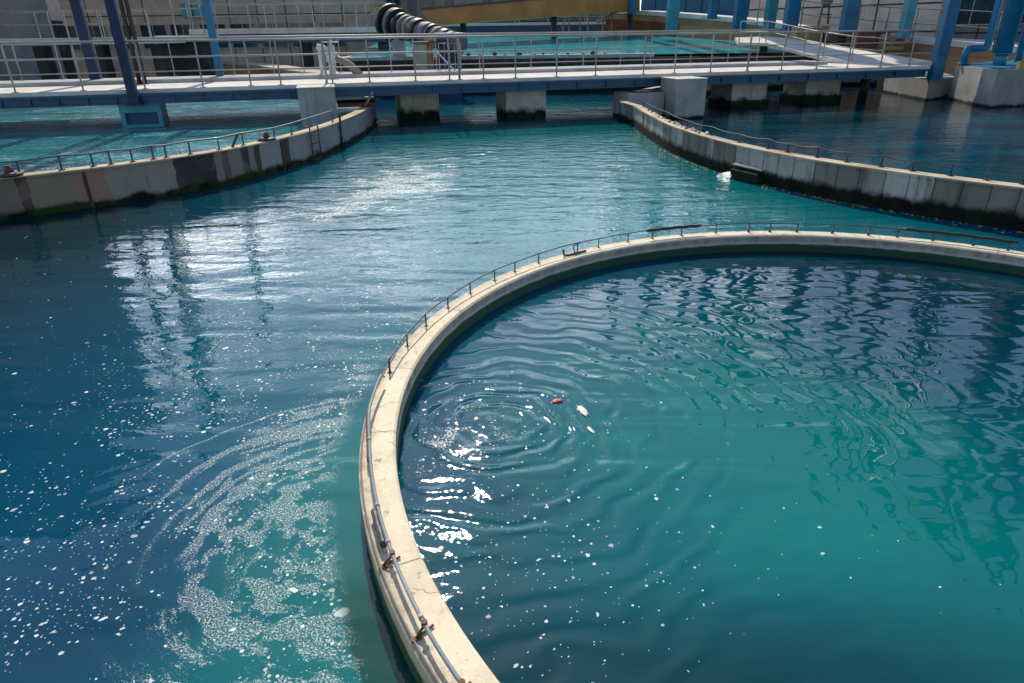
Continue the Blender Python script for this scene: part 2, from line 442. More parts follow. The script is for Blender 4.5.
def pol(r, a, z): return Vector((RC.x + r * math.cos(a), RC.y + r * math.sin(a), z))
def angle(px, py, z): q = W(px, py, z) - RC; return math.atan2(q.y, q.x)
fr = empty('pipe_rail', (RC.x, RC.y, RZ), 'thin low pipe rail bolted along the rim of the foreground ring tank', 'railing')
posts = [(387.5, 372.5), (407, 346), (425.4, 325.7), (446.7, 307.5), (470, 293), (493.4, 280), (514.6, 271.5), (536.7, 262.3), (575, 251), (597, 246.7), (628, 242), (654, 239.3), (682, 235.8), (716.7, 233.6), (748.8, 232), (770, 231.8), (797, 232), (833, 233.8), (869.5, 236.7), (897.6, 238.7), (932.7, 241.6), (973, 245.5), (1008, 250), (1044, 255)]
RH = .135
alist = [angle(px, py, RZ) for px, py in posts]
for i, a in enumerate(alist):
    px = posts[i][0]
    rusty = 740 < px < 880 or px < 395
    mb = MB(); lean = random.uniform(-.004, .004)
    mb.tube([pol(5.145, a, RZ - .004), pol(5.145 + lean, a, RZ + RH)], .0105 if rusty else .0085, 8)
    mb.box((-.022, -.018, 0), (.022, .018, .008), Matrix.Translation(pol(5.145, a, RZ)) @ Matrix.Rotation(a, 4, 'Z'))
    if rusty and px > 740: mb.tube([pol(5.12, a + .004, RZ), pol(5.145, a, RZ + .07)], .012, 6)
    mb.build('post', M['rust'] if rusty else M['dark_steel'], fr)
a0, a1 = alist[-1] - .5, alist[0]
n = 160
mb = MB(); mb.tube([pol(5.145 + .003 * math.sin(i * .7), a0 + (a1 - a0) * i / n, RZ + RH + .004 * math.sin(i * .35)) for i in range(n + 1)], .0085, 8); mb.build('handrail', M['dark_steel'], fr)
# pale pipe that carries on down the near side
pp = [(387.5, 372.5, 5.145, RH), (378, 408, 5.16, .12), (374, 441, 5.13, .09), (378, 482, 5.12, .08), (382, 506.5, 5.12, .08), (391, 544, 5.12, .08), (411, 594.5, 5.125, .08), (421.7, 618.5, 5.13, .085), (434, 640.5, 5.135, .085), (461.5, 683, 5.135, .08)]
al = []
for px, py, r, h in pp: al.append(angle(px, py, RZ + h))
al = [a if a > 0 else a + 2 * math.pi for a in al]
def pipe_at(a):
    for i in range(len(al) - 1):
        if al[i] <= a <= al[i + 1] or i == len(al) - 2:
            t = max(0, (a - al[i]) / (al[i + 1] - al[i])); t = min(t, 3)
            return pol(pp[i][2] + (pp[i + 1][2] - pp[i][2]) * min(t, 1), a, RZ + pp[i][3] + (pp[i + 1][3] - pp[i][3]) * min(t, 1))
b0, b1 = al[0] - .002, al[-1] + .45
pipe = empty('conduit_pipe', pol(5.13, math.pi * 1.1, RZ), 'pale grey blue conduit pipe clamped along the near left rim of the foreground tank', 'pipe')
mb = MB(); mb.tube([pipe_at(b0 + (b1 - b0) * i / 90) for i in range(91)], .0125, 10); mb.build('tube', M['plastic_pipe'], pipe)
mb = MB(); mb.tube([pol(5.20, b0 - .12 + (b1 + .12 - b0) * i / 90, RZ + .006) for i in range(91)], .0065, 8); mb.build('cable', M['grey_pipe'], pipe)
for (px, py) in ((391, 541), (421, 618), (379, 505), (376, 440)):
    a = angle(px, py, RZ + .08) + 2 * math.pi
    c = pipe_at(a); d = (pipe_at(a + .006) - pipe_at(a - .006)).normalized() * .014
    mb = MB(); mb.tube([c - d, c + d], .016, 12); mb.build('coupling', M['steel'], pipe)
for (px, py) in ((390, 565), (415, 640), (455, 700)):
    a = angle(px, py, RZ) + 2 * math.pi; c = pipe_at(a)
    mb = MB()
    mb.tube([pol(5.185, a, RZ), pol(5.17, a, RZ + .03), c + Vector((0, 0, -.012))], .008, 8)
    mb.tube([pol(5.185, a, RZ + .010), pol(5.07, a - .006, RZ + .012)], .008, 6)
    mb.tube([c + Vector((0, 0, -.012)), c + Vector((0, 0, .019))], .018, 8)
    mb.box((-.03, -.014, 0), (.03, .014, .012), Matrix.Translation(pol(5.185, a, RZ)) @ Matrix.Rotation(a, 4, 'Z'))
    mb.build('clamp', M['rust'], pipe)
mb = MB(); s0 = angle(379, 508, RZ + .08) + 2 * math.pi; s1 = angle(390, 541, RZ + .08) + 2 * math.pi
mb.tube([pipe_at(s0 + (s1 - s0) * i / 12) + Vector((-.026, -.004, -.022 + .006 * math.sin(i))) for i in range(13)], .024, 10); mb.build('sleeve', M['dark_steel'], pipe)
mb = MB(); s0 = al[1]; s1 = angle(373, 460, RZ + .08) + 2 * math.pi
mb.tube([pipe_at(s0 + (s1 - s0) * i / 12) + Vector((-.012, 0, -.012)) for i in range(13)], .014, 8); mb.build('rusty_strap', M['rust'], pipe)
for k, (p0, p1, lab) in enumerate((((643, 238), (703, 235), 'black foam sleeve wrapped round the rim rail near the middle of the photo'), ((900, 239), (1016, 251.5), 'long black foam sleeve wrapped round the rim rail at the right edge'))):
    s0, s1 = angle(*p0, RZ), angle(*p1, RZ)
    mb = MB(); mb.tube([pol(5.147, s0 + (s1 - s0) * i / 20, RZ + RH + .004 * math.sin(i * 1.3)) for i in range(21)], [.012] + [.026] * 19 + [.012], 10)
    tag(mb.build('pipe_sleeve', M['black']), lab, 'sleeve')
s0, s1 = angle(563, 256, RZ), angle(580, 249.5, RZ)
br = empty('rail_bracket', pol(5.1, (s0 + s1) / 2, RZ), 'bent dark metal bracket lying on the tank rim beside a gap in the rail', 'bracket')
mb = MB(); mb.tube([pol(5.13, s0, RZ + .10), pol(5.11, s0, RZ + .02), pol(5.08, s0 - .012, RZ + .014), pol(5.08, s1, RZ + .014)], .016, 8); mb.build('foot_bar', M['dark_steel'], br)
mb = MB(); mb.tube([pol(5.10, (s0 + s1) / 2, RZ + .02), pol(5.14, (s0 + s1) / 2, RZ + .11), pol(5.145, s1 - .01, RZ + RH + .01)], .011, 8); mb.build('arm', M['plastic_pipe'], br)

# ------------------------------------------------------------------ left ring tank
LPX = [(0, 176), (61.5, 170.7), (98, 166.6), (174, 159.4), (200, 154), (253, 144.8), (282, 137.6), (312.7, 129.4), (339, 120.2), (360, 112), (370, 103.8), (375, 96.6)]
LZ = .80
LC = Vector((-19.05, 23.34, 0))
def lring():
    pts = []
    for i in range(24):
        a = R(-128 + i * 15)
        pts.append(a)
    # radii: measured on the visible arc, round elsewhere
    vis = []
    for px in LPX:
        q = W(*px, LZ) - LC; vis.append((math.atan2(q.y, q.x), math.hypot(q.x, q.y)))
    vis.sort()
    def rad(a):
        a = (a + math.pi) % (2 * math.pi) - math.pi
        w = s = 0
        for va, vr in vis:
            k = math.exp(-((a - va) / .16) ** 2); w += k; s += k * vr
        s += 14.32 * .02; w += .02
        return s / w
    n = 200
    return [LC + Vector((math.cos(2 * math.pi * i / n), math.sin(2 * math.pi * i / n), 0)) * rad(2 * math.pi * i / n) for i in range(n)]
LP = lring()
def left_mat():
    m = mat('left ring panels'); v, x, y, z = pos()
    a = X.op('ARCTAN2', y - LC.y, x - LC.x)
    def ang(px, py): q = W(px, py, LZ) - LC; return math.atan2(q.y, q.x)
    stops = [(0, 176, (0.246, 0.174, 0.123)), (8, 175.5, (0.05, 0.03, 0.022)), (16, 175, (0.21, 0.167, 0.116)), (60, 171, (0.275, 0.152, 0.116)), (98, 167, (0.239, 0.225, 0.181)), (174, 159, (0.01, 0.009, 0.012)),
             (212, 152, (.17, .165, .155)), (218, 151, (.025, .03, .02)), (225, 150, (.165, .165, .155)), (238, 147, (.02, .024, .016)), (243, 146.5, (.17, .17, .165)), (250, 145, (.03, .035, .022)), (255, 144, (.23, .235, .24)), (274, 139.5, (.03, .035, .018)), (283, 137.5, (.25, .25, .255)), (420, 90, (.25, .25, .255))]
    w = a + (noise(vec(a * 30, z * 1.4), 2.0, 4, .7) - .5) * .012
    mr = node('ShaderNodeMapRange'); link(w, mr.inputs[0]); mr.inputs[1].default_value = -2.6; mr.inputs[2].default_value = .9
    cr = node('ShaderNodeValToRGB'); cr.color_ramp.interpolation = 'CONSTANT'; link(mr.outputs[0], cr.inputs[0])
    E_ = cr.color_ramp.elements
    E_[0].position = 0; E_[0].color = (.15, .12, .09, 1)
    E_.remove(E_[1])
    for px, py, c in stops:
        an = ang(px, py); e = E_.new(min(1, max(0, (an + 2.6) / 3.5))); e.color = (*c, 1)
    big = noise(v, 1.1, 5, .65); fin = noise(v, 18, 4, .7)
    c = mixc(big.step(.35, .7) * .30, mixc(.05, cr.outputs[0], (.55, .52, .47)), (.14, .12, .10))
    st = noise(vec(a * 60, z * .5), 1.0, 4, .65)
    c = mixc(st.step(.55, .72) * .5, c, (.045, .04, .032))
    c = mixc(noise(v, .8, 4, .7, .6).step(.57, .60) * .35, c, (.25, .17, .14))
    c = mixc(fin.step(.58, .75) * .3, c, (.06, .055, .05))
    al_ = (z + (noise(v, 1.6, 4, .6) - .5) * .34).step(.20, .09)
    c = mixc(al_, c, mixc(noise(v, 3, 3).step(.42, .6), (.016, .036, .005), (.004, .005, .003)))
    cap = z.step(LZ - .03, LZ - .012)
    c = mixc(cap, c, mixc(big.step(.4, .65), (.52, .43, .30), (.38, .27, .17)))
    finish(c, .88, spec=.2, bump=fin * .6 + big, bd=.012)
    return m
M['left_wall'] = left_mat()
lt = empty('settling_tank', (LC.x, LC.y, 0), 'large ring tank at left with stained brown, black and grey wall panels', 'tank')
mb = MB(); mb.prof(LP, [(-.30, -1.3), (0, -1.3), (0, LZ - .06), (.035, LZ - .055), (.035, LZ), (-.30, LZ)], closed=True); mb.build('rim_wall', M['left_wall'], lt)
for px, py in ((100, 166.6), (283, 137.5)):
    q = W(px, py, LZ) - LC; a = math.atan2(q.y, q.x); i = int((a % (2 * math.pi)) / (2 * math.pi) * 200); b = LP[i]
    mb = MB(); mb.box((-.012, -.03, 0), (.010, .03, LZ - .07), Matrix.Translation(b) @ Matrix.Rotation(a, 4, 'Z')); mb.build('joint_strip', M['seam'], lt)
disc('left_tank_water', [LC + (p - LC) * (1 - .2 / 14) for p in LP], .40, M['left_water'])
def lpt(px, py, off=-.12):
    q = W(px, py, LZ) - LC; a = math.atan2(q.y, q.x) % (2 * math.pi)
    f = a / (2 * math.pi) * 200; i = int(f) % 200; b = LP[i].lerp(LP[(i + 1) % 200], f - int(f))
    d = (b - LC).normalized()
    return b + d * off, a
lr = empty('pipe_rail', (LC.x, LC.y, LZ), 'thin green pipe rail along the top of the stained left tank wall', 'railing')
lps = [(-60, 181), (-20, 178), (20, 174.5), (63, 170.5), (95, 167), (114, 165.2), (137, 162.8), (161, 160.6), (175, 159), (197, 155), (224, 150), (249, 145.6), (278, 138.8), (294, 134.5), (334, 122)]
rp = []
for i, (px, py) in enumerate(lps):
    b, a = lpt(px, py); h = .26 + .02 * (i % 2) + (.06 if px > 320 else 0)
    rp.append(b + Vector((0, 0, LZ + h)))
    mb = MB(); mb.tube([b + Vector((0, 0, LZ - .005)), rp[-1]], .020, 8); mb.box((-.045, -.045, 0), (.045, .045, .02), Matrix.Translation(b + Vector((0, 0, LZ))))
    mb.build('post', M['green_steel'] if px > 200 else M['dark_steel'], lr)
path = []
for i in range(len(rp) - 1):
    for k in range(5):
        q = rp[i].lerp(rp[i + 1], k / 5); path.append(q)
path.append(rp[-1])
mb = MB(); mb.tube(path, .019, 8); mb.build('handrail', M['green_steel'], lr)
for px, py, lab in ((10, 175.5, 'flat round mooring plate on the left tank wall at the left edge'), (270, 140.5, 'small rusty cleat on the left tank wall near its ladder')):
    b, a = lpt(px, py); g = empty('mooring_plate', b + Vector((0, 0, LZ)), lab, 'fitting')
    mb = MB(); mb.tube([b + Vector((0, 0, LZ)), b + Vector((0, 0, LZ + .05)), b + Vector((0, 0, LZ + .07))], [.22, .24, .10], 12); mb.build('plate', M['dark_steel'], g)
    mb = MB(); mb.tube([b + Vector((0, 0, LZ + .06)), b + Vector((0, 0, LZ + .2))], [.09, .05], 10); mb.build('knob', M['rust'], g)
b, a = lpt(235, 147.5); b2, _ = lpt(243, 146); g = empty('bent_bar', b + Vector((0, 0, LZ)), 'short bent steel bar leaning on the left tank rail', 'bar')
mb = MB(); mb.tube([b + Vector((0, 0, LZ)), b.lerp(b2, .6) + Vector((0, 0, LZ + .18)), b2 + Vector((0, 0, LZ + .30))], .03, 8); mb.build('bar', M['dark_steel'], g)
# ladder on the wall
b, a = lpt(309, 130.4, .10)
ld = empty('wall_ladder', b, 'narrow steel ladder fixed to the outside of the left tank wall', 'ladder', rz=a)
tng = Vector((-math.sin(a), math.cos(a), 0))
for s in (-.2, .2):
    mb = MB(); mb.tube([b + tng * s + Vector((0, 0, -.25)), b + tng * s + Vector((0, 0, LZ + .10)), b + tng * s + Vector((0, 0, LZ + .14)) - (b - LC).normalized() * .2], .022, 8); mb.build('stile', M['dark_steel'], ld)
for k in range(4):
    z = .02 + k * .22; mb = MB(); mb.tube([b + tng * -.2 + Vector((0, 0, z)), b + tng * .2 + Vector((0, 0, z))], .017, 6); mb.build('rung', M['dark_steel'], ld)
b, a = lpt(336, 121.3, .06); tn2 = Vector((-math.sin(a), math.cos(a), 0))
g = empty('drain_pipe', b, 'thin black drain pipe running down the left tank wall', 'pipe')
mb = MB(); mb.tube([b + Vector((0, 0, LZ + .2)), b + Vector((0, 0, .4)) - tn2 * .05, b + Vector((0, 0, -.2)) - tn2 * .1], .034, 8); mb.build('tube', M['black'], g)
for z in (.62, .3):
    mb = MB(); mb.box((-.06, -.07, z - .02), (.03, .07, z + .02), Matrix.Translation(b) @ Matrix.Rotation(a, 4, 'Z')); mb.build('clip', M['dark_steel'], g)

# ------------------------------------------------------------------ right ring tank
RPX = [(624.8, 95), (649.7, 113.8), (682.8, 128.3), (724, 140.7), (765.6, 151), (807, 159.4), (848, 165.6), (890, 171), (952, 178), (1014, 183)]
QZ = .74
QC = Vector((23.4, 23.8, 0))
def rring():
    vis = []
    for px in RPX:
        q = W(*px, QZ) - QC; vis.append((math.atan2(q.y, q.x) % (2 * math.pi), math.hypot(q.x, q.y)))
    def rad(a):
        w = s = 0
        for va, vr in vis:
            k = math.exp(-((a - va) / .13) ** 2); w += k; s += k * vr
        s += 19.2 * .01; w += .01
        return s / w
    n = 240
    return [QC + Vector((math.cos(2 * math.pi * i / n), math.sin(2 * math.pi * i / n), 0)) * rad(2 * math.pi * i / n) for i in range(n)]
QP = rring()
def right_mat():
    m = mat('right ring panels'); v, x, y, z = pos()
    a = X.op('ARCTAN2', y - QC.y, x - QC.x) + 2 * math.pi
    w = a * 42.0 + (noise(vec(a * 9, 0.0), 1.0, 2) - .5) * 1.6
    wn = node('ShaderNodeTexWhiteNoise', noise_dimensions='1D'); link(X.op('FLOOR', w), wn.inputs['W'])
    t = X(wn.outputs[0])
    c = mixc(t.step(.1, .9), (.19, .17, .145), (.42, .40, .37))
    seam = X.op('FRACT', w).lt(.06)
    st = noise(vec(a * 70, z * .4), 1.0, 5, .7); big = noise(v, .9, 5, .65); fin = noise(v, 18, 4, .7)
    c = mixc(big.step(.4, .7) * .4, c, (.17, .15, .125))
    c = mixc(st.step(.48, .68) * .75, c, (.07, .058, .044))
    c = mixc(noise(vec(a * 45, z * .4), 1.0, 3).step(.66, .72) * .5, c, (.22, .12, .06))
    c = mixc(seam * .7, c, (.04, .037, .03))
    al_ = (z + (noise(vec(a * 30, z * 1.2), 1.5, 4, .65) - .5) * .34).step(.36, .20)
    c = mixc(al_, c, mixc(noise(v, 3, 3).step(.42, .62), (.009, .014, .005), (.004, .005, .004)))
    cap = z.step(QZ - .03, QZ - .012)
    c = mixc(cap, c, mixc(big.step(.4, .65), (.50, .42, .31), (.34, .26, .17)))
    finish(c, .88, spec=.2, bump=fin * .6 + big, bd=.012)
    return m
M['right_wall'] = right_mat()
rt = empty('settling_tank', (QC.x, QC.y, 0), 'large ring tank at right with grey panelled wall and dark algae foot', 'tank')
mb = MB(); mb.prof(QP, [(-.28, -1.3), (0, -1.3), (0, QZ - .07), (.03, QZ - .06), (.03, QZ), (-.28, QZ)], closed=True); mb.build('rim_wall', M['right_wall'], rt)
disc('right_tank_water', [QC + (p - QC) * (1 - .2 / 19) for p in QP], .05, M['right_water'])
def qpt(px, py, off=-.2):
    q = W(px, py, QZ) - QC; a = math.atan2(q.y, q.x) % (2 * math.pi)
    f = a / (2 * math.pi) * 240; i = int(f) % 240; b = QP[i].lerp(QP[(i + 1) % 240], f - int(f))
    return b + (b - QC).normalized() * off, a
qr = empty('pipe_rail', (QC.x, QC.y, QZ), 'dark cable rail along the inner edge of the right tank wall', 'railing')
rp = []
for i, (px, py) in enumerate([(640, 107), (660, 119), (682, 128), (706, 135.5), (733, 143), (760, 149.5), (778, 153.5), (806, 159), (836, 163.8), (872, 168.7), (905, 172.8), (945, 177.3), (985, 180.6), (1024, 184), (1064, 187)]):
    b, a = qpt(px, py, -.24); rp.append(b + Vector((0, 0, QZ + .19 + .02 * (i % 2))))
    mb = MB(); mb.tube([b + Vector((0, 0, QZ - .005)), rp[-1]], .018, 6); mb.box((-.04, -.04, 0), (.04, .04, .03), Matrix.Translation(b + Vector((0, 0, QZ)))); mb.build('post', M['black'] if i % 4 else M['dark_steel'], qr)
path = []
for i in range(len(rp) - 1):
    for k in range(4): path.append(rp[i].lerp(rp[i + 1], k / 4) - Vector((0, 0, .03 * math.sin(math.pi * k / 4))))
path.append(rp[-1])
mb = MB(); mb.tube(path, .009, 6); mb.build('cable', M['black'], qr)
# lumps of debris on the coping
for k in range(16):
    px = 642 + k * 5.2 + random.uniform(-1, 1); py = 107.5 + (px - 640) * .42 - ((px - 640) ** 2) * .0012
    b, a = qpt(px, py, random.uniform(-.22, -.08)); s = random.uniform(.025, .06)
    bm = bmesh.new(); bmesh.ops.create_icosphere(bm, subdivisions=2, radius=s)
    for v_ in bm.verts: v_.co = Vector((v_.co.x, v_.co.y, max(-s * .3, v_.co.z) * 1.2)) * (1 + .5 * mnoise.noise(v_.co * 14 + Vector((k, 0, 0)))) + b + Vector((0, 0, QZ + s * .3))
    q = MB(); q.bm = bm
    tag(q.build('debris_clump', M['wood'] if k % 3 else M['white']), 'small clump of brown and pale debris on the right tank coping below the bridge', 'debris', 'debris on the right tank wall')
# outfall box
b, a = qpt(752, 148.5, 0.0)
of = empty('outfall_box', b, 'dark outfall chute with pouring white water on the right tank wall', 'outfall', rz=a)
LM = Matrix.Translation(b) @ Matrix.Rotation(a, 4, 'Z')
mb = MB(); mb.hexa([LM @ Vector(q) for q in ((.03, -.42, .05), (.22, -.42, .03), (.22, .42, .03), (.03, .42, .05))], [LM @ Vector(q) for q in ((.03, -.42, .30), (.22, -.42, .22), (.22, .42, .22), (.03, .42, .30))])
mb.build('chute', M['dark_concrete'], of)
mb = MB(); mb.box((.004, -.46, .0), (.16, .46, .04), LM @ Matrix.Translation((.0, 0, .304)), .01); mb.build('lip', M['kerb'], of)
m = mat('falling water'); v, x, y, z = pos(); finish(mixc(noise(v, 14, 4, .7).step(.4, .6), (.75, .78, .78), (.35, .50, .52)), .4, bump=noise(v, 20, 4), bd=.02); M['spill'] = m
bm = bmesh.new(); rows = []
for j in range(10):
    t = j / 9; rows.append([bm.verts.new(LM @ Vector((.10 + .2 * t + .03 * mnoise.noise(Vector((i * .8, j * .5, 0))), -.50 - .13 * t + (i / 9 - .5) * (.16 + .3 * t) + .05, .13 - .13 * t * t))) for i in range(10)])
for j in range(9):
    for i in range(9): bm.faces.new((rows[j][i], rows[j][i + 1], rows[j + 1][i + 1], rows[j + 1][i]))
q = MB(); q.bm = bm; q.build('water_spill', M['spill'], of, True)
# froth line along the foot of the right wall: nobody could count it
bm = bmesh.new()
for k in range(700):
    t = random.random() ** .7
    i = 119 + t * 62; f = i - int(i); b = QP[int(i)].lerp(QP[int(i) + 1], f); d = (b - QC).normalized()
    c = b + d * (.05 + abs(random.gauss(0, .10))) + Vector((0, 0, .004)); s = random.uniform(.006, .030)
    an = random.random() * 6; vs = [bm.verts.new(c + Vector((math.cos(an + q * 1.257) * s * 1.5, math.sin(an + q * 1.257) * s, 0))) for q in range(5)]
    top = bm.verts.new(c + Vector((0, 0, s * .6)))
    for q in range(5): bm.faces.new((vs[q], vs[(q + 1) % 5], top))
q = MB(); q.bm = bm; tag(q.build('froth_line', M['wood']), 'line of brown froth and bits floating along the foot of the right tank wall', 'froth', kind='stuff')

# ------------------------------------------------------------------ footbridge
BA = Vector((-20.0, 26.91 - .27 * 20, 0)); BU = Vector((1, .27, 0)).normalized(); BV = Vector((-BU.y, BU.x, 0)); BYAW = math.atan2(BU.y, BU.x)
BM_ = Matrix.Translation(BA) @ Matrix.Rotation(BYAW, 4, 'Z')
DZ, BW = 1.65, 5.0
def B(s, t, z): return BA + BU * s + BV * t + Vector((0, 0, z))
def bs(px, t=0.0, z=DZ):            # distance along the bridge that shows at photo column px
    lo, hi = -30, 80
    for _ in range(50):
        mid = (lo + hi) / 2
        if P(B(mid, t, z))[0] < px: lo = mid
        else: hi = mid
    return lo
SE = bs(931)
fb = empty('footbridge', B(0, 0, 0), 'long level bridge with white deck on a blue steel girder', 'bridge', rz=BYAW)
mb = MB(); mb.box((-10, .0, DZ - .14), (SE, BW, DZ), BM_, .02); mb.build('deck', M['deck'], fb)
mb = MB(); mb.box((-10, BW - 1.9, DZ + .003), (SE - 3.0, BW - .02, DZ + .14), BM_, .02); mb.build('kerb', M['kerb'], fb)
mb = MB()
for t0 in (.02, 3.0, BW - .3):
    mb.box((-10, t0, 1.22), (SE - .2, t0 + .05, DZ - .145), BM_); mb.box((-10, t0 - .09, 1.18), (SE - .2, t0 + .14, 1.22), BM_)
mb.build('girder', M['girder_blue'], fb)
mb = MB(); mb.box((-10, -.10, DZ - .21), (SE - .1, .018, DZ - .145), BM_); mb.build('top_flange', M['girder_blue'], fb)
for px in range(-60, 930, 29):
    s = bs(px); mb = MB(); mb.box((s - .025, -.055, 1.222), (s + .025, .018, DZ - .212), BM_); mb.build('stiffener', M['girder_blue'], fb)
def straight_rail(label, pts_s, t, z0, h, s0, s1, double=(), mats='steel', mids=(.36, .67), pr=.027):
    rr = empty('bridge_railing', B((s0 + s1) / 2, t, z0), label, 'railing', rz=BYAW)
    for s in pts_s:
        mb = MB(); r = pr * (1.6 if any(abs(s - q) < .05 for q in double) else 1)
        mb.tube([B(s, t, z0 - .003), B(s, t, z0 + h)], r, 8); mb.box((s - .09, t - .05, z0 + .001), (s + .09, t + .05, z0 + .02), BM_); mb.build('post', M[mats], rr)
    mb = MB(); mb.tube([B(s0, t, z0 + h), B(s1, t, z0 + h)], .036, 8); mb.build('handrail', M[mats], rr)
    for f in mids:
        mb = MB(); mb.tube([B(s0, t, z0 + h * f), B(s1, t, z0 + h * f)], .019, 8); mb.build('mid_rail', M[mats], rr)
    return rr
RHB = 1.46
near = [bs(px) for px in (-115, -50, 15, 83, 145, 203, 251, 281, 327, 333, 370, 416, 450, 460, 484, 516, 557, 596, 644, 675, 711, 748, 782, 817, 848, 881, 910)]
straight_rail('galvanised railing on the near edge of the bridge deck', near, .06, DZ, RHB, -10, SE - .1, double=(bs(327), bs(460), bs(748)))
far = [bs(px, BW - .15) for px in (-90, -40, 24, 65, 103, 143, 176, 236, 275, 305, 342, 392, 437, 480, 531, 583, 620, 650, 690, 727, 756)]
straight_rail('galvanised railing on the far edge of the bridge deck', far, BW - .15, DZ + .14, RHB - .05, -10, bs(772, BW), pr=.022, mids=(.5,))
# short inner rail with a slanting stay
mb = empty('stair_gate', B(bs(440), BW - .9, DZ), 'small thin steel gate frame on the bridge beside the violet cabinet', 'gate', rz=BYAW)
s0, s1 = bs(440, BW - .9), bs(461, BW - .9)
q = MB(); q.tube([B(s0, BW - .9, DZ), B(s0, BW - .9, DZ + 1.2), B(s1, BW - .9, DZ + 1.2), B(s1, BW - .9, DZ)], .024, 8); q.build('frame', M['steel'], mb)
for k in range(1, 4):
    s = s0 + (s1 - s0) * k / 4; q = MB(); q.tube([B(s, BW - .9, DZ), B(s, BW - .9, DZ + 1.2)], .014, 6); q.build('bar', M['steel'], mb)
q = MB(); q.tube([B(s0 - .1, BW - .9, DZ + .9), B(s0 + .7, BW - 1.4, DZ)], .028, 6); q.build('stay', M['white'], mb)

def pier(px0, px1, pyb, zb, label, foot=True, ztop=1.175, depth=1.7, algz=True):
    a = W(px0, pyb, zb); b = W(px1, pyb, zb); c = (a + b) / 2; w = (b - a).length
    e = empty('concrete_pier', (c.x, c.y, 0), label, 'pier', rz=BYAW)
    L = Matrix.Translation((c.x, c.y, 0)) @ Matrix.Rotation(BYAW, 4, 'Z')
    q = MB(); q.box((-w / 2, 0, -1.2), (w / 2, depth, ztop), L, .03); q.build('shaft', M['pier'], e)
    if foot:
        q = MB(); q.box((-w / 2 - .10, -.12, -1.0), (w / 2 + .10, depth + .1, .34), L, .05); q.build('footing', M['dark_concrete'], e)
    return e
M['pier'] = concrete('pier concrete', (.56, .53, .49), (.38, .35, .32), algae=.55, streak=.6)
pier(402, 440, 121, 0, 'concrete pier with mossy foot, left one of the two in open water under the bridge', foot=False)
pier(506, 547, 120, 0, 'concrete pier with mossy foot, right one of the two in open water under the bridge', foot=False)
pier(727, 768, 107, .05, 'concrete pier on a dark footing nearest the big pale block in the right tank')
pier(800, 842, 102, .05, 'concrete pier on a dark footing, farther right inside the right tank')
def block(px0, px1, pyb, zb, front_t, depth, ztop, label, name='concrete_block'):
    a = W(px0, pyb, zb); b = W(px1, pyb, zb)
    # put it in front of the girder
    sa = (a - BA).dot(BU); sb = (b - BA).dot(BU)
    f = front_t
    sa = bs(px0, f, .9); sb = bs(px1, f, .9)
    c = B((sa + sb) / 2, f, 0); w = sb - sa
    e = empty(name, (c.x, c.y, 0), label, 'block', rz=BYAW)
    L = Matrix.Translation((c.x, c.y, 0)) @ Matrix.Rotation(BYAW, 4, 'Z')
    q = MB(); q.box((-w / 2, 0, -1.2), (w / 2, depth, ztop), L, .025); q.build('body', M['block_concrete'], e)
    q = MB(); q.box((-w / 2 - .02, -.02, ztop + .002), (w / 2 + .02, depth, ztop + .035), L, .01); q.build('cap', M['coping_white'], e)
    return e
block(300, 337, 121, .4, -1.35, 1.22, 1.60, 'square grey concrete block at the left tank wall in front of the girder')
block(676, 706, 112, .05, -1.5, 1.36, 1.50, 'square grey concrete block at the right tank wall in front of the girder')
# low slab beside it, and the reddish board on it
a = bs(628, -.6, .9); b = bs(664, -.6, .9)
g = empty('low_slab', B((a + b) / 2, -.6, 0), 'low grey concrete slab between the right tank wall and its square block', 'slab', rz=BYAW)
q = MB(); q.box((a, -.7, -1), (b, .8, 1.0), BM_, .03); q.build('body', M['block_concrete'], g)
g2 = empty('red_board', B((a + b) / 2, -.3, 1.0), 'reddish board lying on the low slab under the bridge', 'board', rz=BYAW)
q = MB(); q.box((a + .25, -.6, 1.003), (b - .1, -.1, 1.05), BM_, .01); q.build('plank', M['rust'], g2)
q = MB(); q.box((a + .35, -.62, 1.053), (a + 1.0, -.2, 1.075), BM_, .005); q.build('pale_sheet', M['pink_pipe'], g2)
# rusty landing behind the left block
a = bs(338, .6, .8); b = bs(372, .6, .8)
g = empty('rusty_landing', B((a + b) / 2, .9, 0), 'rusty brown landing slab under the bridge at the end of the left tank wall', 'slab', rz=BYAW)
q = MB(); q.box((a, .15, .82), (b, 1.6, .95), BM_, .02); q.build('slab', M['rust'], g)
q = MB(); q.tube([B(b - .3, .2, .80), B(b + .05, .0, 1.35)], .05, 8); q.build('prop', M['steel'], g)
# blue hatch under the left post
s0, s1 = bs(122, .3, .8), bs(163, .3, .8)
g = empty('valve_box', B((s0 + s1) / 2, .3, .4), 'blue grey open fronted box hanging under the bridge at left', 'box', rz=BYAW)
q = MB(); q.box((s0, .1, .42), (s0 + .13, 1.1, 1.175), BM_); q.box((s1 - .13, .1, .42), (s1, 1.1, 1.175), BM_); q.box((s0 + .13, .1, .42), (s1 - .13, 1.1, .52), BM_); q.box((s0 + .13, .1, .9), (s1 - .13, 1.1, 1.175), BM_); q.build('frame', M['hatch'] if 'hatch' in M else M['teal_blue'], g)
q = MB(); q.box((s0 + .131, .35, .521), (s1 - .131, .4, .899), BM_); q.build('back_panel', M['girder_blue'], g)

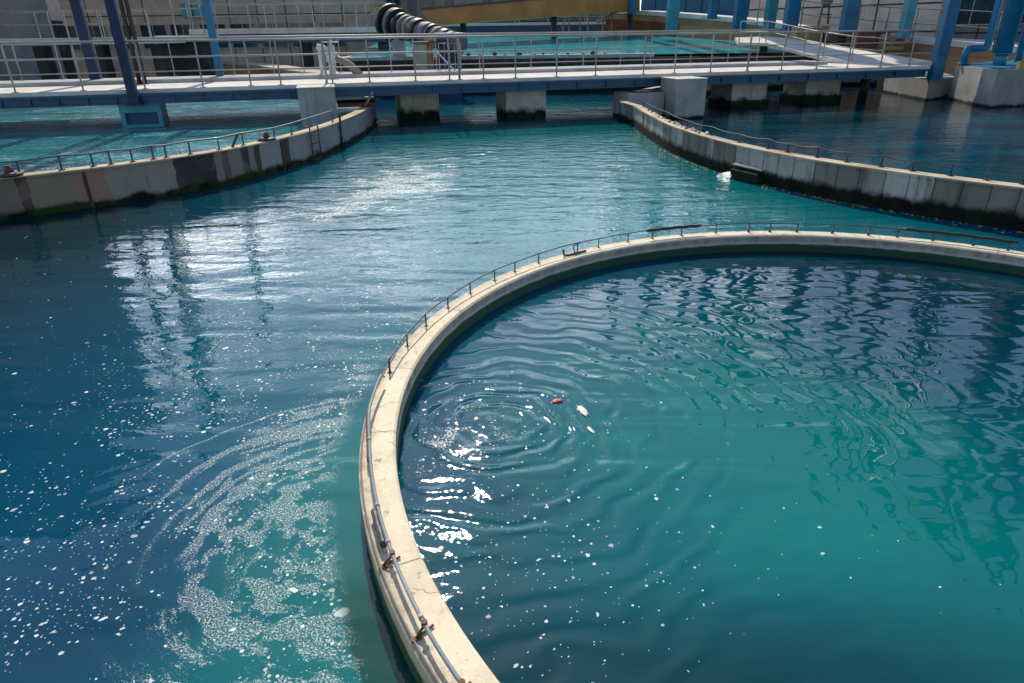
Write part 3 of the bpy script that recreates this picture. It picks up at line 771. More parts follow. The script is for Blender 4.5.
# ------------------------------------------------------------------ columns and pipes
def column(name, px, pyb, Yb, wpx, top, matn, label, group=None, section='box', depth=None, yaw=BYAW, cat='column', base=True):
    c = WY(px, pyb, Yb); w = wpx / F * (c - Vector((0, 0, H))).length * .98; d = depth or w * .9
    e = empty(name, c, label, cat, group, rz=yaw)
    L = Matrix.Translation(c) @ Matrix.Rotation(yaw, 4, 'Z')
    q = MB()
    if section == 'box': q.box((-w / 2, -d / 2, 0), (w / 2, d / 2, top - c.z), L, .01)
    elif section == 'H':
        q.box((-w / 2, -d / 2, 0), (w / 2, -d / 2 + w * .12, top - c.z), L); q.box((-w / 2, d / 2 - w * .12, 0), (w / 2, d / 2, top - c.z), L); q.box((-w * .06, -d / 2 + w * .12, 0), (w * .06, d / 2 - w * .12, top - c.z), L)
    else: q.tube([c, c + Vector((0, 0, top - c.z))], w / 2, 16)
    q.build('shaft', M[matn], e)
    for zc in (1.25, 5.0):
        if section == 'box':
            q = MB(); q.box((-w / 2 - .04, -d / 2 - .04, zc), (w / 2 + .04, d / 2 + .04, zc + .06), L)
            for sx in (-.3, 0, .3): q.box((w * sx - .03, -d / 2 - .035, zc - .22), (w * sx + .03, -d / 2 + .001, zc - .16), L)
            q.build('splice_plate', M[matn], e)
    if base:
        q = MB(); q.box((-w * .9, -d * .9, .0), (w * .9, d * .9, .04), L); q.build('base_plate', M[matn], e)
    return e
s = bs(135, -.16, 1.1)
def bridge_post(px_base, py_base, t, wpx, top, matn, label):
    s = bs(px_base, t, 1.1 if t < 0 else DZ)
    c = B(s, t, 1.18 if t < 0 else DZ + .002); w = wpx / F * c.length
    e = empty('steel_post', c, label, 'post', rz=BYAW); L = Matrix.Translation(c) @ Matrix.Rotation(BYAW, 4, 'Z')
    q = MB(); q.box((-w / 2, -w * .45, 0), (w / 2, w * .45, top - c.z), L, .008); q.build('shaft', M[matn], e)
    q = MB(); q.box((-w * .8, -w * .5, -.02 if t < 0 else 0), (w * .8, w * .5 + (.05 if t < 0 else 0), .05), L); q.build('base_plate', M[matn], e)
    q = MB(); q.box((-w * .9, -w * .7, top - c.z), (w * .9, w * .7, top - c.z + .08), L); q.build('cap_plate', M[matn], e)
bridge_post(136, 104, -.26, 7.2, 12.2, 'navy', 'dark navy steel post standing on the near girder at left')
bridge_post(97, 79, BW - .6, 7.0, 11.5, 'navy', 'dark navy steel post behind the near railing, farthest left')
bridge_post(221, 74, BW - .5, 6.0, 9.6, 'mid_blue', 'slim brighter blue steel post behind the railing left of centre')
for px, lab in ((140, 'thin black cable pole, left of the close pair on the bridge'), (145.5, 'thin black cable pole, right of the close pair on the bridge')):
    s = bs(px, BW - 2.2); c = B(s, BW - 2.2, DZ)
    e = empty('cable_pole', c, lab, 'pole')
    q = MB(); q.tube([c, c + Vector((0, 0, 9))], .075, 8); q.build('shaft', M['black'], e)
    q = MB(); q.tube([c, c + Vector((0, 0, .06))], .15, 10); q.build('foot', M['black'], e)

# right end: column block and big block
e = empty('column_block', W(925, 100, .05), 'low concrete block carrying the tall blue column at the right bridge end', 'block')
q = MB()
z1 = .98
bot = [W(882, 92, .05), W(925, 100.5, .05), W(955, 97, .05), W(930, 88, .05)]
tp = [Vector((p.x, p.y, z1)) for p in bot]
q.hexa([Vector((p.x, p.y, -1)) for p in bot], tp); q.build('body', M['block_concrete'], e)
tc = (tp[1] * .6 + tp[2] * .25 + tp[0] * .15)
def at_base(px, py, z): return W(px, py, z)
cb = at_base(934, 79, 1.0)
column('blue_column', 934, 79, cb.y, 11, 23, 'mid_blue', 'tall bright blue column at the right end of the bridge', section='box', depth=.32)
e = empty('pipe_block', W(988, 108, .05), 'large pale concrete block under the blue pipes at the right edge', 'block')
bl = [W(948, 99, .05), W(988, 108, .05), W(1060, 104, .05), W(1030, 90, .05)]
ztop = WY(990, 70, W(988, 108, .05).y).z
q = MB(); q.hexa([Vector((p.x, p.y, -1)) for p in bl], [Vector((p.x, p.y, ztop)) for p in bl]); q.build('body', M['block_concrete'], e)
cc = sum(bl, Vector()) / 4
q = MB(); q.hexa([Vector((p.x, p.y, ztop + .003)) + (Vector((cc.x, cc.y, 0)) - Vector((p.x, p.y, 0))) * .06 for p in bl], [Vector((p.x, p.y, ztop + .07)) + (Vector((cc.x, cc.y, 0)) - Vector((p.x, p.y, 0))) * .06 for p in bl]); q.build('base_frame', M['sky_blue'], e)
zb = ztop + .075
def on_block(px, py): return W(px, py, zb)
c = on_block(999, 65)
e = empty('riser_pipe', c, 'thick light blue riser pipe on the pale block at the right edge', 'pipe')
q = MB(); q.tube([c, c + Vector((0, 0, .45))], .26, 20); q.build('neck', M['teal_blue'], e)
q = MB(); q.tube([c + Vector((0, 0, .45)), c + Vector((0, 0, .50))], .40, 20); q.build('collar', M['sky_blue'], e)
q = MB(); q.tube([c + Vector((0, 0, .50)), c + Vector((0, 0, 20))], .36, 24); q.build('tube', M['sky_blue'], e)
c = on_block(963, 64)
hh = WY(966, 48.5, c.y).z; c2 = WY(987, 47.5, c.y)
e = empty('elbow_pipe', c, 'light blue pipe with a square elbow down to the pale block', 'pipe')
q = MB(); q.tube([c, Vector((c.x, c.y, hh - .12)), Vector((c.x + .04, c.y, hh - .03)), Vector((c.x + .14, c.y, hh)), Vector((c2.x - .12, c.y, hh)), Vector((c2.x - .03, c.y, hh + .04)), Vector((c2.x, c.y, hh + .14)), Vector((c2.x, c.y, 19))], .155, 14); q.build('tube', M['sky_blue'], e)
q = MB(); q.tube([c, c + Vector((0, 0, .06))], .24, 14); q.build('flange', M['sky_blue'], e)
c = on_block(1017, 62)
e = empty('riser_pipe', c, 'slim light blue pipe partly cut by the right edge of the photo', 'pipe')
q = MB(); q.tube([c, c + Vector((0, 0, 16))], .16, 14); q.build('tube', M['sky_blue'], e)
q = MB(); q.tube([c, c + Vector((0, 0, .06))], .25, 14); q.build('flange', M['sky_blue'], e)
c = on_block(1020, 69); e = empty('yellow_box', c, 'small yellow junction box on the pale block at the right edge', 'box')
q = MB(); q.box((-.13, -.1, 0), (.13, .1, .3), Matrix.Translation(c), .02); q.build('case', M['yellow'], e)
q = MB(); q.box((-.11, -.115, .04), (.11, -.103, .26), Matrix.Translation(c)); q.build('lid', M['yellow'], e)

# sloping quay parapet on the right, with its columns
def seg(px0, py0, Y0, px1, py1, Y1): return WY(px0, py0, Y0), WY(px1, py1, Y1)
PAR = [(605, 9, 60), (640, 10.5, 58), (680, 13, 55), (740, 18, 51), (800, 26, 47), (860, 33, 44), (900, 36.5, 42), (950, 40, 39.5), (1000, 44.5, 37), (1060, 50, 34), (1130, 58, 31)]
ptop = [WY(*q) for q in PAR]
qw = empty('quay_wall', Vector((ptop[5].x, ptop[5].y, 0)), 'long sloping quay wall with white coping behind the blue columns at right', 'wall')
inv = lambda p: p
def strip(z_up, z_dn, d0, d1, i0, i1):     # slab hanging under the parapet line, thickness d0..d1 to the back
    q = MB()
    for i in range(i0, i1):
        a, b = ptop[i], ptop[i + 1]; n = Vector((-(b - a).y, (b - a).x, 0)).normalized()
        f = lambda p, z, d: Vector((p.x, p.y, p.z + z)) + n * d
        zz = lambda p, z: z if z > -50 else -p.z - 1.3
        q.hexa([f(a, zz(a, z_dn), d0), f(b, zz(b, z_dn), d0), f(b, zz(b, z_dn), d1), f(a, zz(a, z_dn), d1)], [f(a, z_up, d0), f(b, z_up, d0), f(b, z_up, d1), f(a, z_up, d1)])
    return q
strip(0, -.30, -.1, 2.4, 0, 10).build('coping', M['coping_white'], qw)
strip(-.305, -.72, 0, 2.2, 0, 10).build('fascia', M['wood'], qw)
strip(-.725, -99, .06, 2.0, 0, 2).build('board_wall', M['brown_wall'], qw)
strip(-.725, -99, .06, 2.0, 2, 10).build('plain_wall', M['tan_wall'], qw)
for px in (705, 870, 947):
    a = WY(px, 40, 50)
for (px, pyb, Y, wpx, top, mn, lab) in (
    (632, 14, 56, 6, 20, 'mid_blue', 'blue column by the brown board wall, farthest left of the row'),
    (671, 33, 52, 10, 20, 'teal_blue', 'teal column standing in front of the brown board wall'),
    (712, 19, 52, 7, 20, 'mid_blue', 'slim blue column against the white coping, third in the row'),
    (738, 33, 49, 11, 20, 'mid_blue', 'broad bright blue column between the slim ones, fourth in the row'),
    (768, 33, 48, 9, 20, 'teal_blue', 'pale teal column left of the orange brown crates'),
    (789, 33, 46, 12, 22, 'mid_blue', 'broad blue column just left of the crates'),
    (846, 36, 44, 13, 22, 'mid_blue', 'broad blue column between the two stacks of crates'),
    (903, 38, 41, 8, 21, 'teal_blue', 'teal column with a side bracket right of the crates')):
    column('blue_column', px, pyb, Y - .9, wpx, top, mn, lab, 'blue columns along the quay', depth=.4)
for px, pyb, Y in ((757, 30, 49.5), (700, 18, 52.5), (815, 30, 45.5)):
    pass
# head beam over the columns (above the frame, seen in the tank's reflection)
e = empty('head_beam', WY(846, 36, 43) + Vector((0, 0, 18)), 'long blue beam joining the tops of the quay columns', 'beam')
a = WY(768, 33, 47.1); b = WY(934, 79, cb.y); a.z = b.z = 0
q = MB(); d = (b - a).normalized(); q.tube([a + d * -6 + Vector((0, 0, 20)), b + Vector((0, 0, 20)), b + d * 12 + Vector((0, 0, 20))], .35, 4); q.build('beam', M['mid_blue'], e)
q = MB(); q.tube([a + Vector((0, 0, 17)), b + d * 10 + Vector((0, 0, 17))], .18, 8); q.build('pipe_run', M['sky_blue'], e)
for az, dist, top, lab in ((39.5, 36, 21, 'tall blue tower column just outside the right edge of the photo'), (43.0, 35, 22, 'second tall blue tower column farther outside the right edge')):
    c = Vector((dist * math.sin(R(az)), dist * math.cos(R(az)), 0)); e = empty('tower_column', c, lab, 'column')
    q = MB(); q.box((c.x - .55, c.y - .45, -1), (c.x + .55, c.y + .45, top), None, .03); q.build('shaft', M['navy'], e)
    q = MB(); q.box((c.x - .9, c.y - .8, -1), (c.x + .9, c.y + .8, .5), None, .04); q.build('footing', M['block_concrete'], e)
# thin rails and hangers in front of the right building
e = empty('quay_railing', WY(980, 30, 37), 'thin grey railing on the white coping at the right edge', 'railing')
rpx = [(757, 22, 49), (800, 27, 46.5), (818, 30, 45.6), (856, 33, 43.6), (884, 36, 42.4), (912, 38, 41.2), (950, 41, 39), (994, 45, 37), (1060, 51, 34)]
rp = []
for q_ in rpx:
    c = WY(*q_); rp.append(c); mb = MB(); mb.tube([c - Vector((0, 0, .25)), c + Vector((0, 0, 1.55))], .035, 6); mb.build('post', M['grey_pipe'], e)
for h in (1.5, .75):
    mb = MB(); mb.tube([c + Vector((0, 0, h)) for c in rp], .03, 6); mb.build('rail', M['grey_pipe'], e)

# curved white ramp from the bridge to the quay
up_ = [(735, 37.5, 44), (765, 36.5, 43.5), (790, 38.5, 42), (818, 43, 40), (850, 48.5, 37.5), (890, 54.5, 35), (935, 61.5, 33.2)]
dn_ = [(738, 42.5, 43), (765, 43, 42), (785, 47.5, 40.5), (803, 52.5, 38.5), (822, 57, 36.5), (850, 62, 34.6), (880, 64.8, 33.2)]
e = empty('access_ramp', WY(800, 52, 38), 'curved pale walkway sweeping from the bridge up to the quay', 'walkway')
q = MB(); n_ = len(up_); A_ = [WY(*p) for p in up_]; D_ = [WY(*p) for p in dn_]
for i in range(n_ - 1):
    q.hexa([p - Vector((0, 0, .16)) for p in (D_[i], D_[i + 1], A_[i + 1], A_[i])], [D_[i], D_[i + 1], A_[i + 1], A_[i]])
bmesh.ops.remove_doubles(q.bm, verts=q.bm.verts, dist=1e-4)
q.build('slab', M['deck'], e)
for i in (1, 3, 5):
    c = (A_[i] + D_[i]) / 2; q = MB(); q.tube([Vector((c.x, c.y, -1)), c - Vector((0, 0, .17))], .22, 12); q.build('leg', M['dark_concrete'], e)
e = empty('ramp_railing', D_[3], 'light steel railing on the near side of the curved walkway', 'railing')
for i in range(n_):
    q = MB(); q.tube([D_[i] + Vector((.06, .06, -.01)), D_[i] + Vector((.06, .06, 1.15))], .03, 6); q.build('post', M['steel'], e)
for h in (1.13, .6):
    q = MB(); q.tube([p + Vector((.06, .06, h)) for p in D_], .028, 6); q.build('rail', M['steel'], e)
# crates and boards stacked behind the ramp
def crate(px, py, Y, wpx, hpx, mn, label, group='crates by the blue columns'):
    c = WY(px, py, Y); k = (c - Vector((0, 0, H))).length / F; w = wpx * k; h = hpx * k
    e = empty('crate', c, label, 'crate', group); L = Matrix.Translation(c)
    for i in range(3):
        z0 = h * (i / 3) + .015
        for ya, yb in ((-.45, -.41), (.41, .45)):
            q = MB(); q.box((-w / 2, ya, z0), (w / 2, yb, z0 + h / 3 - .05), L); q.build('board', M[mn], e)
    q = MB()
    for sx in (-1, 1):
        q = MB(); q.box((sx * (w / 2 - .05) - .05, -.40, 0), (sx * (w / 2 - .05) + .05, .40, h), L); q.build('end_panel', M[mn], e)
    q = MB(); q.box((-w / 2, -.46, h + .003), (w / 2, .46, h + .05), L); q.build('lid', M['pink_pipe'], e)
crate(808, 44, 43.5, 27, 13, 'wood', 'wide pale topped wooden crate left of the broad column')
crate(833, 46, 42.5, 14, 10, 'dark_steel', 'small dark crate squeezed beside the broad column')
crate(868, 47, 41.5, 26, 12, 'rust', 'reddish brown wooden crate right of the broad column')
crate(888, 50, 41, 18, 11, 'wood', 'orange brown crate at the end of the row by the bridge end')
# motor on a stand
c = WY(823, 24, 46); e = empty('pump_motor', c, 'grey motor on a dark stand before the pale panel building', 'pump')
q = MB(); q.tube([c + Vector((-.3, 0, 0)), c + Vector((-.2, 0, 1.0))], .06, 6); q.tube([c + Vector((.3, 0, 0)), c + Vector((.2, 0, 1.0))], .06, 6); q.box((-.35, -.25, .5), (.35, .25, .58), Matrix.Translation(c)); q.build('stand', M['dark_steel'], e)
q = MB(); q.tube([c + Vector((0, 0, 1.0)), c + Vector((0, 0, 1.2)), c + Vector((0, 0, 1.7)), c + Vector((0, 0, 1.85))], [.2, .36, .36, .15], 14); q.build('motor', M['grey_pipe'], e)

# ------------------------------------------------------------------ buildings
def facade(name, label, p0, p1, z0, z1, depth, wallm, cols, rows, seamr=.05, windows=(), glass='glass'):
    """panel building; windows are (u0, u1, z0, z1) along the front face"""
    p0 = Vector(p0); p1 = Vector(p1); u = (p1 - p0); L = u.length; u.normalize(); yaw = math.atan2(u.y, u.x)
    e = empty(name, (p0.x, p0.y, z0), label, 'building', rz=yaw); Mx = Matrix.Translation((p0.x, p0.y, 0)) @ Matrix.Rotation(yaw, 4, 'Z')
    q = MB(); q.box((0, 0, z0), (L, depth, z1), Mx); q.build('wall', M[wallm], e)
    q = MB(); q.box((-.3, -.3, z1 + .002), (L + .3, depth + .3, z1 + .5), Mx); q.build('roof', M['kerb'], e)
    for i in range(1, cols):
        q = MB(); q.box((L * i / cols - seamr / 2, -.025, z0), (L * i / cols + seamr / 2, -.002, z1 - .01), Mx); q.build('panel_joint', M['seam'], e)
    for r in rows:
        q = MB(); q.box((0, -.03, r - seamr / 2), (L, -.0035, r + seamr / 2), Mx); q.build('panel_joint', M['seam'], e)
    for (u0, u1, a, b) in windows:
        q = MB(); t = .07
        q.box((u0, -.09, a), (u0 + t, .0, b), Mx); q.box((u1 - t, -.09, a), (u1, .0, b), Mx); q.box((u0 + t, -.09, a), (u1 - t, .0, a + t), Mx); q.box((u0 + t, -.09, b - t), (u1 - t, .0, b), Mx); q.box(((u0 + u1) / 2 - .03, -.08, a + t), ((u0 + u1) / 2 + .03, .0, b - t), Mx)
        w = q.build('window', M['steel'], e)
        q = MB(); q.box((u0 + t, -.055, a + t), (u1 - t, -.04, b - t), Mx); q.build('pane', M[glass], w)
    return e
# long left building
p0 = WY(-130, 40, 62); p1 = WY(372, 30, 62)
Lw = (p1 - p0).length
wins = [(i * 2.55 + .3, i * 2.55 + 2.55, 2.3, 4.25) for i in range(1, int(Lw / 2.55))]
facade('works_building', 'long low grey brown panel building with a glazed band behind the left walkways', (p0.x, 62, 0), (p1.x, 62, 0), -.5, 10.5, 12, 'facade', 18, (4.9, 6.2), .07, wins)
p0 = WY(374, 30, 70); p1 = WY(640, 30, 70); Lw = (p1 - p0).length
wins = [(i * 3.6 + .6, i * 3.6 + 3.2, 4.6, 6.6) for i in range(0, int(Lw / 3.6))] + [(i * 3.6 + .6, i * 3.6 + 3.2, 1.9, 3.6) for i in range(0, int(Lw / 3.6))]
facade('works_building', 'grey building with rows of small windows behind the ringed pipe', (p0.x, 71, 0), (p1.x, 71, 0), -.5, 9.5, 12, 'facade_grey', 9, (4.2,), .07, wins)
p0 = WY(640, 20, 66); p1 = WY(752, 20, 58)
facade('works_building', 'bright blue clad shed behind the left part of the blue columns', (p0.x, p0.y, 0), (p1.x, p1.y, 0), -.5, 10, 8, 'mid_blue', 7, (6.2,), .08)
p0 = WY(748, 20, 56); p1 = WY(938, 20, 45)
facade('works_building', 'pale pinkish panel building with dark joints behind the right columns', (p0.x, p0.y, 0), (p1.x, p1.y, 0), -.5, 12, 8, 'facade_pink', 7, (3.0, 4.6, 6.4, 8.4), .09)
p0 = WY(936, 20, 45.5); p1 = WY(1150, 20, 36); Lw = (Vector((p1.x, p1.y, 0)) - Vector((p0.x, p0.y, 0))).length
wins = [(.8 + i * 3.2, 3.4 + i * 3.2, 3.3, 5.6) for i in range(int(Lw / 3.2))]
facade('works_building', 'dark slate building with maroon tint behind the pipes at the right edge', (p0.x, p0.y, 0), (p1.x, p1.y, 0), -.5, 12, 8, 'facade_grey', 4, (2.9, 6.4), .09, wins)
# tall block left of the frame, seen as the dark reflection on the channel
e = empty('silo_block', (-38, 43, 0), 'tall dark building beyond the left edge, seen mirrored in the channel', 'building')
q = MB(); q.box((-49, 36, -.5), (-31.2, 50, 28)); q.build('wall', M['facade_grey'], e)
q = MB(); q.box((-49.3, 35.7, 28.003), (-30.9, 50.3, 28.6)); q.build('roof', M['kerb'], e)

# ------------------------------------------------------------------ back walkways
def walkway(label, px0, px1, pyt, Y, thick, girder, posts_px, h, rail_label, legs, wd=2.4, mids=(.5,)):
    a = WY(px0, pyt, Y); b = WY(px1, pyt, Y); z = (a.z + b.z) / 2
    e = empty('service_walkway', ((a.x + b.x) / 2, Y, 0), label, 'walkway')
    q = MB(); q.box((a.x, Y, z - thick), (b.x, Y + wd, z), None, .015); q.build('deck', M['coping_white'], e)
    if girder:
        q = MB(); q.box((a.x, Y + .08, z - thick - girder), (b.x, Y + .2, z - thick - .003)); q.box((a.x, Y - .02, z - thick - girder - .06), (b.x, Y + .32, z - thick - girder - .003)); q.build('girder', M['girder_blue'], e)
    for px in legs:
        c = WY(px, pyt, Y); q = MB(); q.box((c.x - .3, Y + .4, -1), (c.x + .3, Y + 1.2, z - thick - girder - .07)); q.build('leg', M['dark_concrete'], e)
    r = empty('walkway_railing', ((a.x + b.x) / 2, Y + .08, z), rail_label, 'railing')
    for px in posts_px:
        c = WY(px, pyt, Y); q = MB(); q.tube([Vector((c.x, Y + .08, z - .005)), Vector((c.x, Y + .08, z + h))], .035, 6); q.build('post', M['steel'], r)
    x0 = WY(posts_px[0], pyt, Y).x; x1 = WY(posts_px[-1], pyt, Y).x
    for f in (1,) + tuple(mids):
        q = MB(); q.tube([Vector((x0, Y + .08, z + h * f)), Vector((x1, Y + .08, z + h * f))], .034, 6); q.build('rail', M['steel'], r)
    for px in posts_px[::2]:
        c = WY(px + 5, pyt, Y); q = MB(); q.tube([Vector((c.x, Y + wd - .1, z - .005)), Vector((c.x, Y + wd - .1, z + h))], .03, 6); q.build('back_post', M['steel'], r)
    q = MB(); q.tube([Vector((x0, Y + wd - .1, z + h)), Vector((x1, Y + wd - .1, z + h))], .03, 6); q.build('back_rail', M['steel'], r)
    return z
walkway('pale walkway behind the bridge at far left on dark legs', -70, 166, 38.5, 41, .33, 0, [-60, -20, 40, 53, 78, 102, 127, 150], 1.4, 'steel railing on the pale walkway behind the bridge at far left', (-40, 30, 90, 150))
walkway('pale walkway on a blue girder left of the ringed pipe', 188, 388, 28.0, 47, .32, .50, [190, 217, 250, 276, 300, 324, 345, 367, 386], 1.45, 'steel railing on the walkway left of the ringed pipe', (200, 300, 380))
walkway('low dark walkway in front of the window building with a thin pale top', 440, 628, 22.5, 60, .20, .55, [446, 480, 515, 548, 585, 620], .8, 'short thin railing on the dark walkway behind the raised pool', (450, 540, 620), mids=(.5,))
# stepped link with small posts between the two
a = WY(150, 37, 43); b = WY(215, 34, 45)
e = empty('link_platform', (a + b) / 2, 'small stepped platform between the two left walkways', 'platform')
q = MB(); q.box((a.x, 43.6, a.z - .25), (b.x, 45.6, a.z + .06), None, .02); q.build('deck', M['coping_white'], e)
q = MB(); q.box((a.x + .3, 44, -1), (b.x - .3, 45.2, a.z - .26)); q.build('base', M['dark_concrete'], e)
for px in (178, 196, 206):
    c = WY(px, 34, 44); q = MB(); q.tube([Vector((c.x, 43.8, a.z + .05)), Vector((c.x, 43.8, a.z + 3.0))], .045, 6); q.build('post', M['steel'], e)
for hh in (1.5, 2.9):
    c0 = WY(178, 34, 44); c1 = WY(206, 34, 44); q = MB(); q.tube([Vector((c0.x, 43.8, a.z + hh)), Vector((c1.x, 43.8, a.z + hh))], .04, 6); q.build('rail', M['steel'], e)
for px, wpx, lab in ((187, 6, 'turquoise hanging sheet, left of the two on the long building'), (199, 8, 'turquoise hanging sheet, right of the two on the long building')):
    a = WY(px - wpx / 2, 18, 61.6); b = WY(px + wpx / 2, 4, 61.6); e = empty('turquoise_shutter', a, lab, 'shutter')
    q = MB(); q.box((a.x, 61.55, a.z), (b.x, 61.72, b.z), None, .02); q.build('panel', M['teal_glass'], e)
    q = MB(); q.box((a.x - .05, 61.5, b.z + .003), (b.x + .05, 61.78, b.z + .12)); q.build('head_box', M['steel'], e)
# white pipes and pale panel box in the top left corner
for px, lab, r in ((3, 'white vertical pipe in the top left corner, left one', .22), (11, 'white vertical pipe in the top left corner, right one', .18)):
    c = WY(px, 20, 55); c.z = 0; e = empty('white_pipe', c, lab, 'pipe')
    q = MB(); q.tube([c, c + Vector((0, 0, 9))], r, 12); q.build('tube', M['white'], e)
    q = MB(); q.tube([c + Vector((0, 0, 4.6)), c + Vector((0, 0, 4.75))], r * 1.5, 12); q.build('flange', M['white'], e)
a = WY(17, 20.5, 53); b = WY(33, 0, 53); e = empty('panel_cabin', Vector((a.x, 53, 0)), 'pale grey panel cabin on a dark base in the top left corner', 'cabin')
q = MB(); q.box((a.x, 53, a.z), (b.x, 56, 8), None, .03); q.build('wall', M['facade_pink'], e)
q = MB(); q.box((a.x + .02, 53.1, -1), (b.x - .02, 55.8, a.z - .003)); q.build('base', M['dark_concrete'], e)
q = MB(); q.box((a.x + .05, 52.975, a.z + 1.1), (b.x - .05, 52.998, a.z + 1.18)); q.build('panel_joint', M['seam'], e)
c0 = WY(41, 19, 50); c1 = WY(33, -8, 50.5); e = empty('leaning_pipe', c0, 'leaning white pipe beside the pale cabin at top left', 'pipe')
q = MB(); q.tube([Vector((c0.x, c0.y, 0)), c0, c1, c1 + (c1 - c0)], .16, 10); q.build('tube', M['white'], e)
q = MB(); q.tube([c0 - Vector((0, 0, .1)), c0 + Vector((0, 0, .05))], .26, 10); q.build('flange', M['steel'], e)

# low curved wall whose pale top shows through the railing
cw = spline([W(px, py, 1.3) for px, py in ((120, 57.5), (180, 58.5), (220, 60.5), (250, 63), (280, 66.5), (305, 70), (338, 72.5))], 6)
e = empty('curved_wall', Vector((cw[18].x, cw[18].y, 0)), 'low curved wall with a pale beige top seen through the bridge railing at left', 'wall')
q = MB(); q.prof(cw, [(-.7, -1.2), (.7, -1.2), (.7, 1.1), (-.7, 1.1)]); q.build('body', M['tan_wall'], e)
q = MB(); q.prof(cw, [(-.85, 1.103), (.85, 1.103), (.85, 1.3), (-.85, 1.3)]); q.build('coping', M['pale_concrete'], e)

# raised turquoise pool beyond the bridge
x0, x1 = WY(346, 52, 42).x, WY(652, 52, 42).x
e = empty('raised_pool', ((x0 + x1) / 2, 42, 0), 'raised turquoise pool with a dark front wall beyond the middle of the bridge', 'pool')
zr = WY(512, 55, 42).z
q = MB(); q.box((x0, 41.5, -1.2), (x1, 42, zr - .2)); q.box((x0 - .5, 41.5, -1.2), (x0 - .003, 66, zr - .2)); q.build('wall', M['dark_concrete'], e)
q = MB(); q.box((x0 - .55, 41.45, zr - .197), (x1 + .05, 42.05, zr), None, .02); q.box((x0 - .55, 42.053, zr - .197), (x0 + .05, 66, zr), None, .02); q.build('coping', M['kerb'], e)
zf = WY(512, 33.5, 59.5).z
sheet('raised_pool_water', [(x0, 42, zr - .06), (x1 + 9, 42, zr - .06), (x1 + 12, 59.5, zf), (x0, 59.5, zf)], M['raised_water'])
q = MB(); q.hexa([(x1 + .003, 41.5, -1.2), (x1 + 9, 41.5, -1.2), (x1 + 9, 42, -1.2), (x1 + .003, 42, -1.2)], [(x1 + .003, 41.5, zr - .2), (x1 + 9, 41.5, zr - .2), (x1 + 9, 42, zr - .2), (x1 + .003, 42, zr - .2)]); q.build('side_wall', M['dark_concrete'], e)
for k in range(12):
    c = WY(470 + k * 12.5 + random.uniform(-3, 3), 56.5, 41.2); s = random.uniform(.04, .11)
    bm = bmesh.new(); bmesh.ops.create_icosphere(bm, subdivisions=2, radius=s)
    for v_ in bm.verts: v_.co = Vector((v_.co.x * 1.4, v_.co.y, v_.co.z)) * (1 + .5 * mnoise.noise(v_.co * 6 + Vector((k, 3, 0)))) + Vector((c.x, 41.75, zr + s * .6))
    q = MB(); q.bm = bm; tag(q.build('weed_clump', M['kerb'] if k % 2 else M['dark_concrete']), 'small lump of grey weed on the front coping of the raised pool', 'weed', 'weed lumps on the raised pool coping')

# ochre trough
a0, a1 = WY(421, 10, 49), WY(640, -9, 56); b0 = WY(432, 25.5, 49); b1 = WY(640, 10, 56)
e = empty('steel_trough', (a0 + b0) / 2, 'big ochre brown steel trough slanting behind the ringed pipe', 'trough')
dv = Vector((.3, 2.2, 0))
q = MB(); q.hexa([b0, b1, b1 + dv, b0 + dv], [a0, a1, a1 + dv, a0 + dv]); q.build('body', M['ochre_steel'], e)
q = MB(); up = Vector((0, 0, .22)); q.hexa([p + Vector((0, -.06, .004)) for p in (a0, a1)] + [a1 + dv + Vector((0, 0, .004)), a0 + dv + Vector((0, 0, .004))], [p + Vector((0, -.06, .12)) for p in (a0, a1)] + [a1 + dv + Vector((0, 0, .12)), a0 + dv + Vector((0, 0, .12))]); q.build('top_flange', M['dark_steel'], e)
for t in (.12, .55, .95):
    p = b0.lerp(b1, t) + dv * .5; q = MB(); q.tube([Vector((p.x, p.y, -1)), p], .22, 10); q.build('leg', M['dark_steel'], e)

# ringed pipe
p0, p1 = WY(391, 23, 43), WY(460, 44, 38)
e = empty('ringed_pipe', (p0 + p1) / 2, 'fat black and grey ringed pipe with a big end flange above the raised pool', 'pipe')
ax = (p1 - p0); Lp = ax.length; ax.normalize()
r0 = .80
q = MB(); q.tube([p0, p1], [.66, .46], 28); q.build('tube', M['grey_pipe'], e)
for (t, ln, rr, mn) in ((-.02, .05, 1.30, 'black'), (.06, .05, 1.14, 'grey_pipe'), (.10, .04, 1.16, 'black'), (.17, .05, .98, 'black'), (.24, .05, .95, 'grey_pipe'), (.31, .05, .94, 'pink_pipe'), (.40, .08, 1.0, 'black'), (.52, .09, .95, 'grey_pipe'), (.62, .05, .98, 'black'), (.70, .05, .93, 'pink_pipe'), (.78, .07, .95, 'dark_steel'), (.87, .05, .92, 'pink_pipe'), (.95, .06, 1.0, 'grey_pipe')):
    rr *= 1 - .36 * max(t, 0); c = p0 + ax * (Lp * t); d = ax * (Lp * ln * .9); q = MB(); q.tube([c, c + d * .15, c + d * .85, c + d], [r0 * rr * .96, r0 * rr, r0 * rr, r0 * rr * .96], 28); q.build('ring', M[mn], e)
for t in (.1, .5, .85):
    c = p0 + ax * (Lp * t); q = MB(); q.box((c.x - .35, c.y - .35, -1), (c.x + .35, c.y + .35, c.z - r0 * .6)); q.build('saddle', M['kerb'], e)
c = WY(431, 66, 36.5); e = empty('orange_post', Vector((c.x, 36.5, 0)), 'rusty orange support post below the ringed pipe', 'post')
q = MB(); q.tube([Vector((c.x, 36.5, -1)), WY(431, 41, 36.5)], .11, 10); q.build('shaft', M['orange'], e)
q = MB(); q.box((c.x - .3, 36.3, WY(431, 41, 36.5).z + .002), (c.x + .3, 36.7, WY(431, 41, 36.5).z + .1)); q.build('head', M['orange'], e)
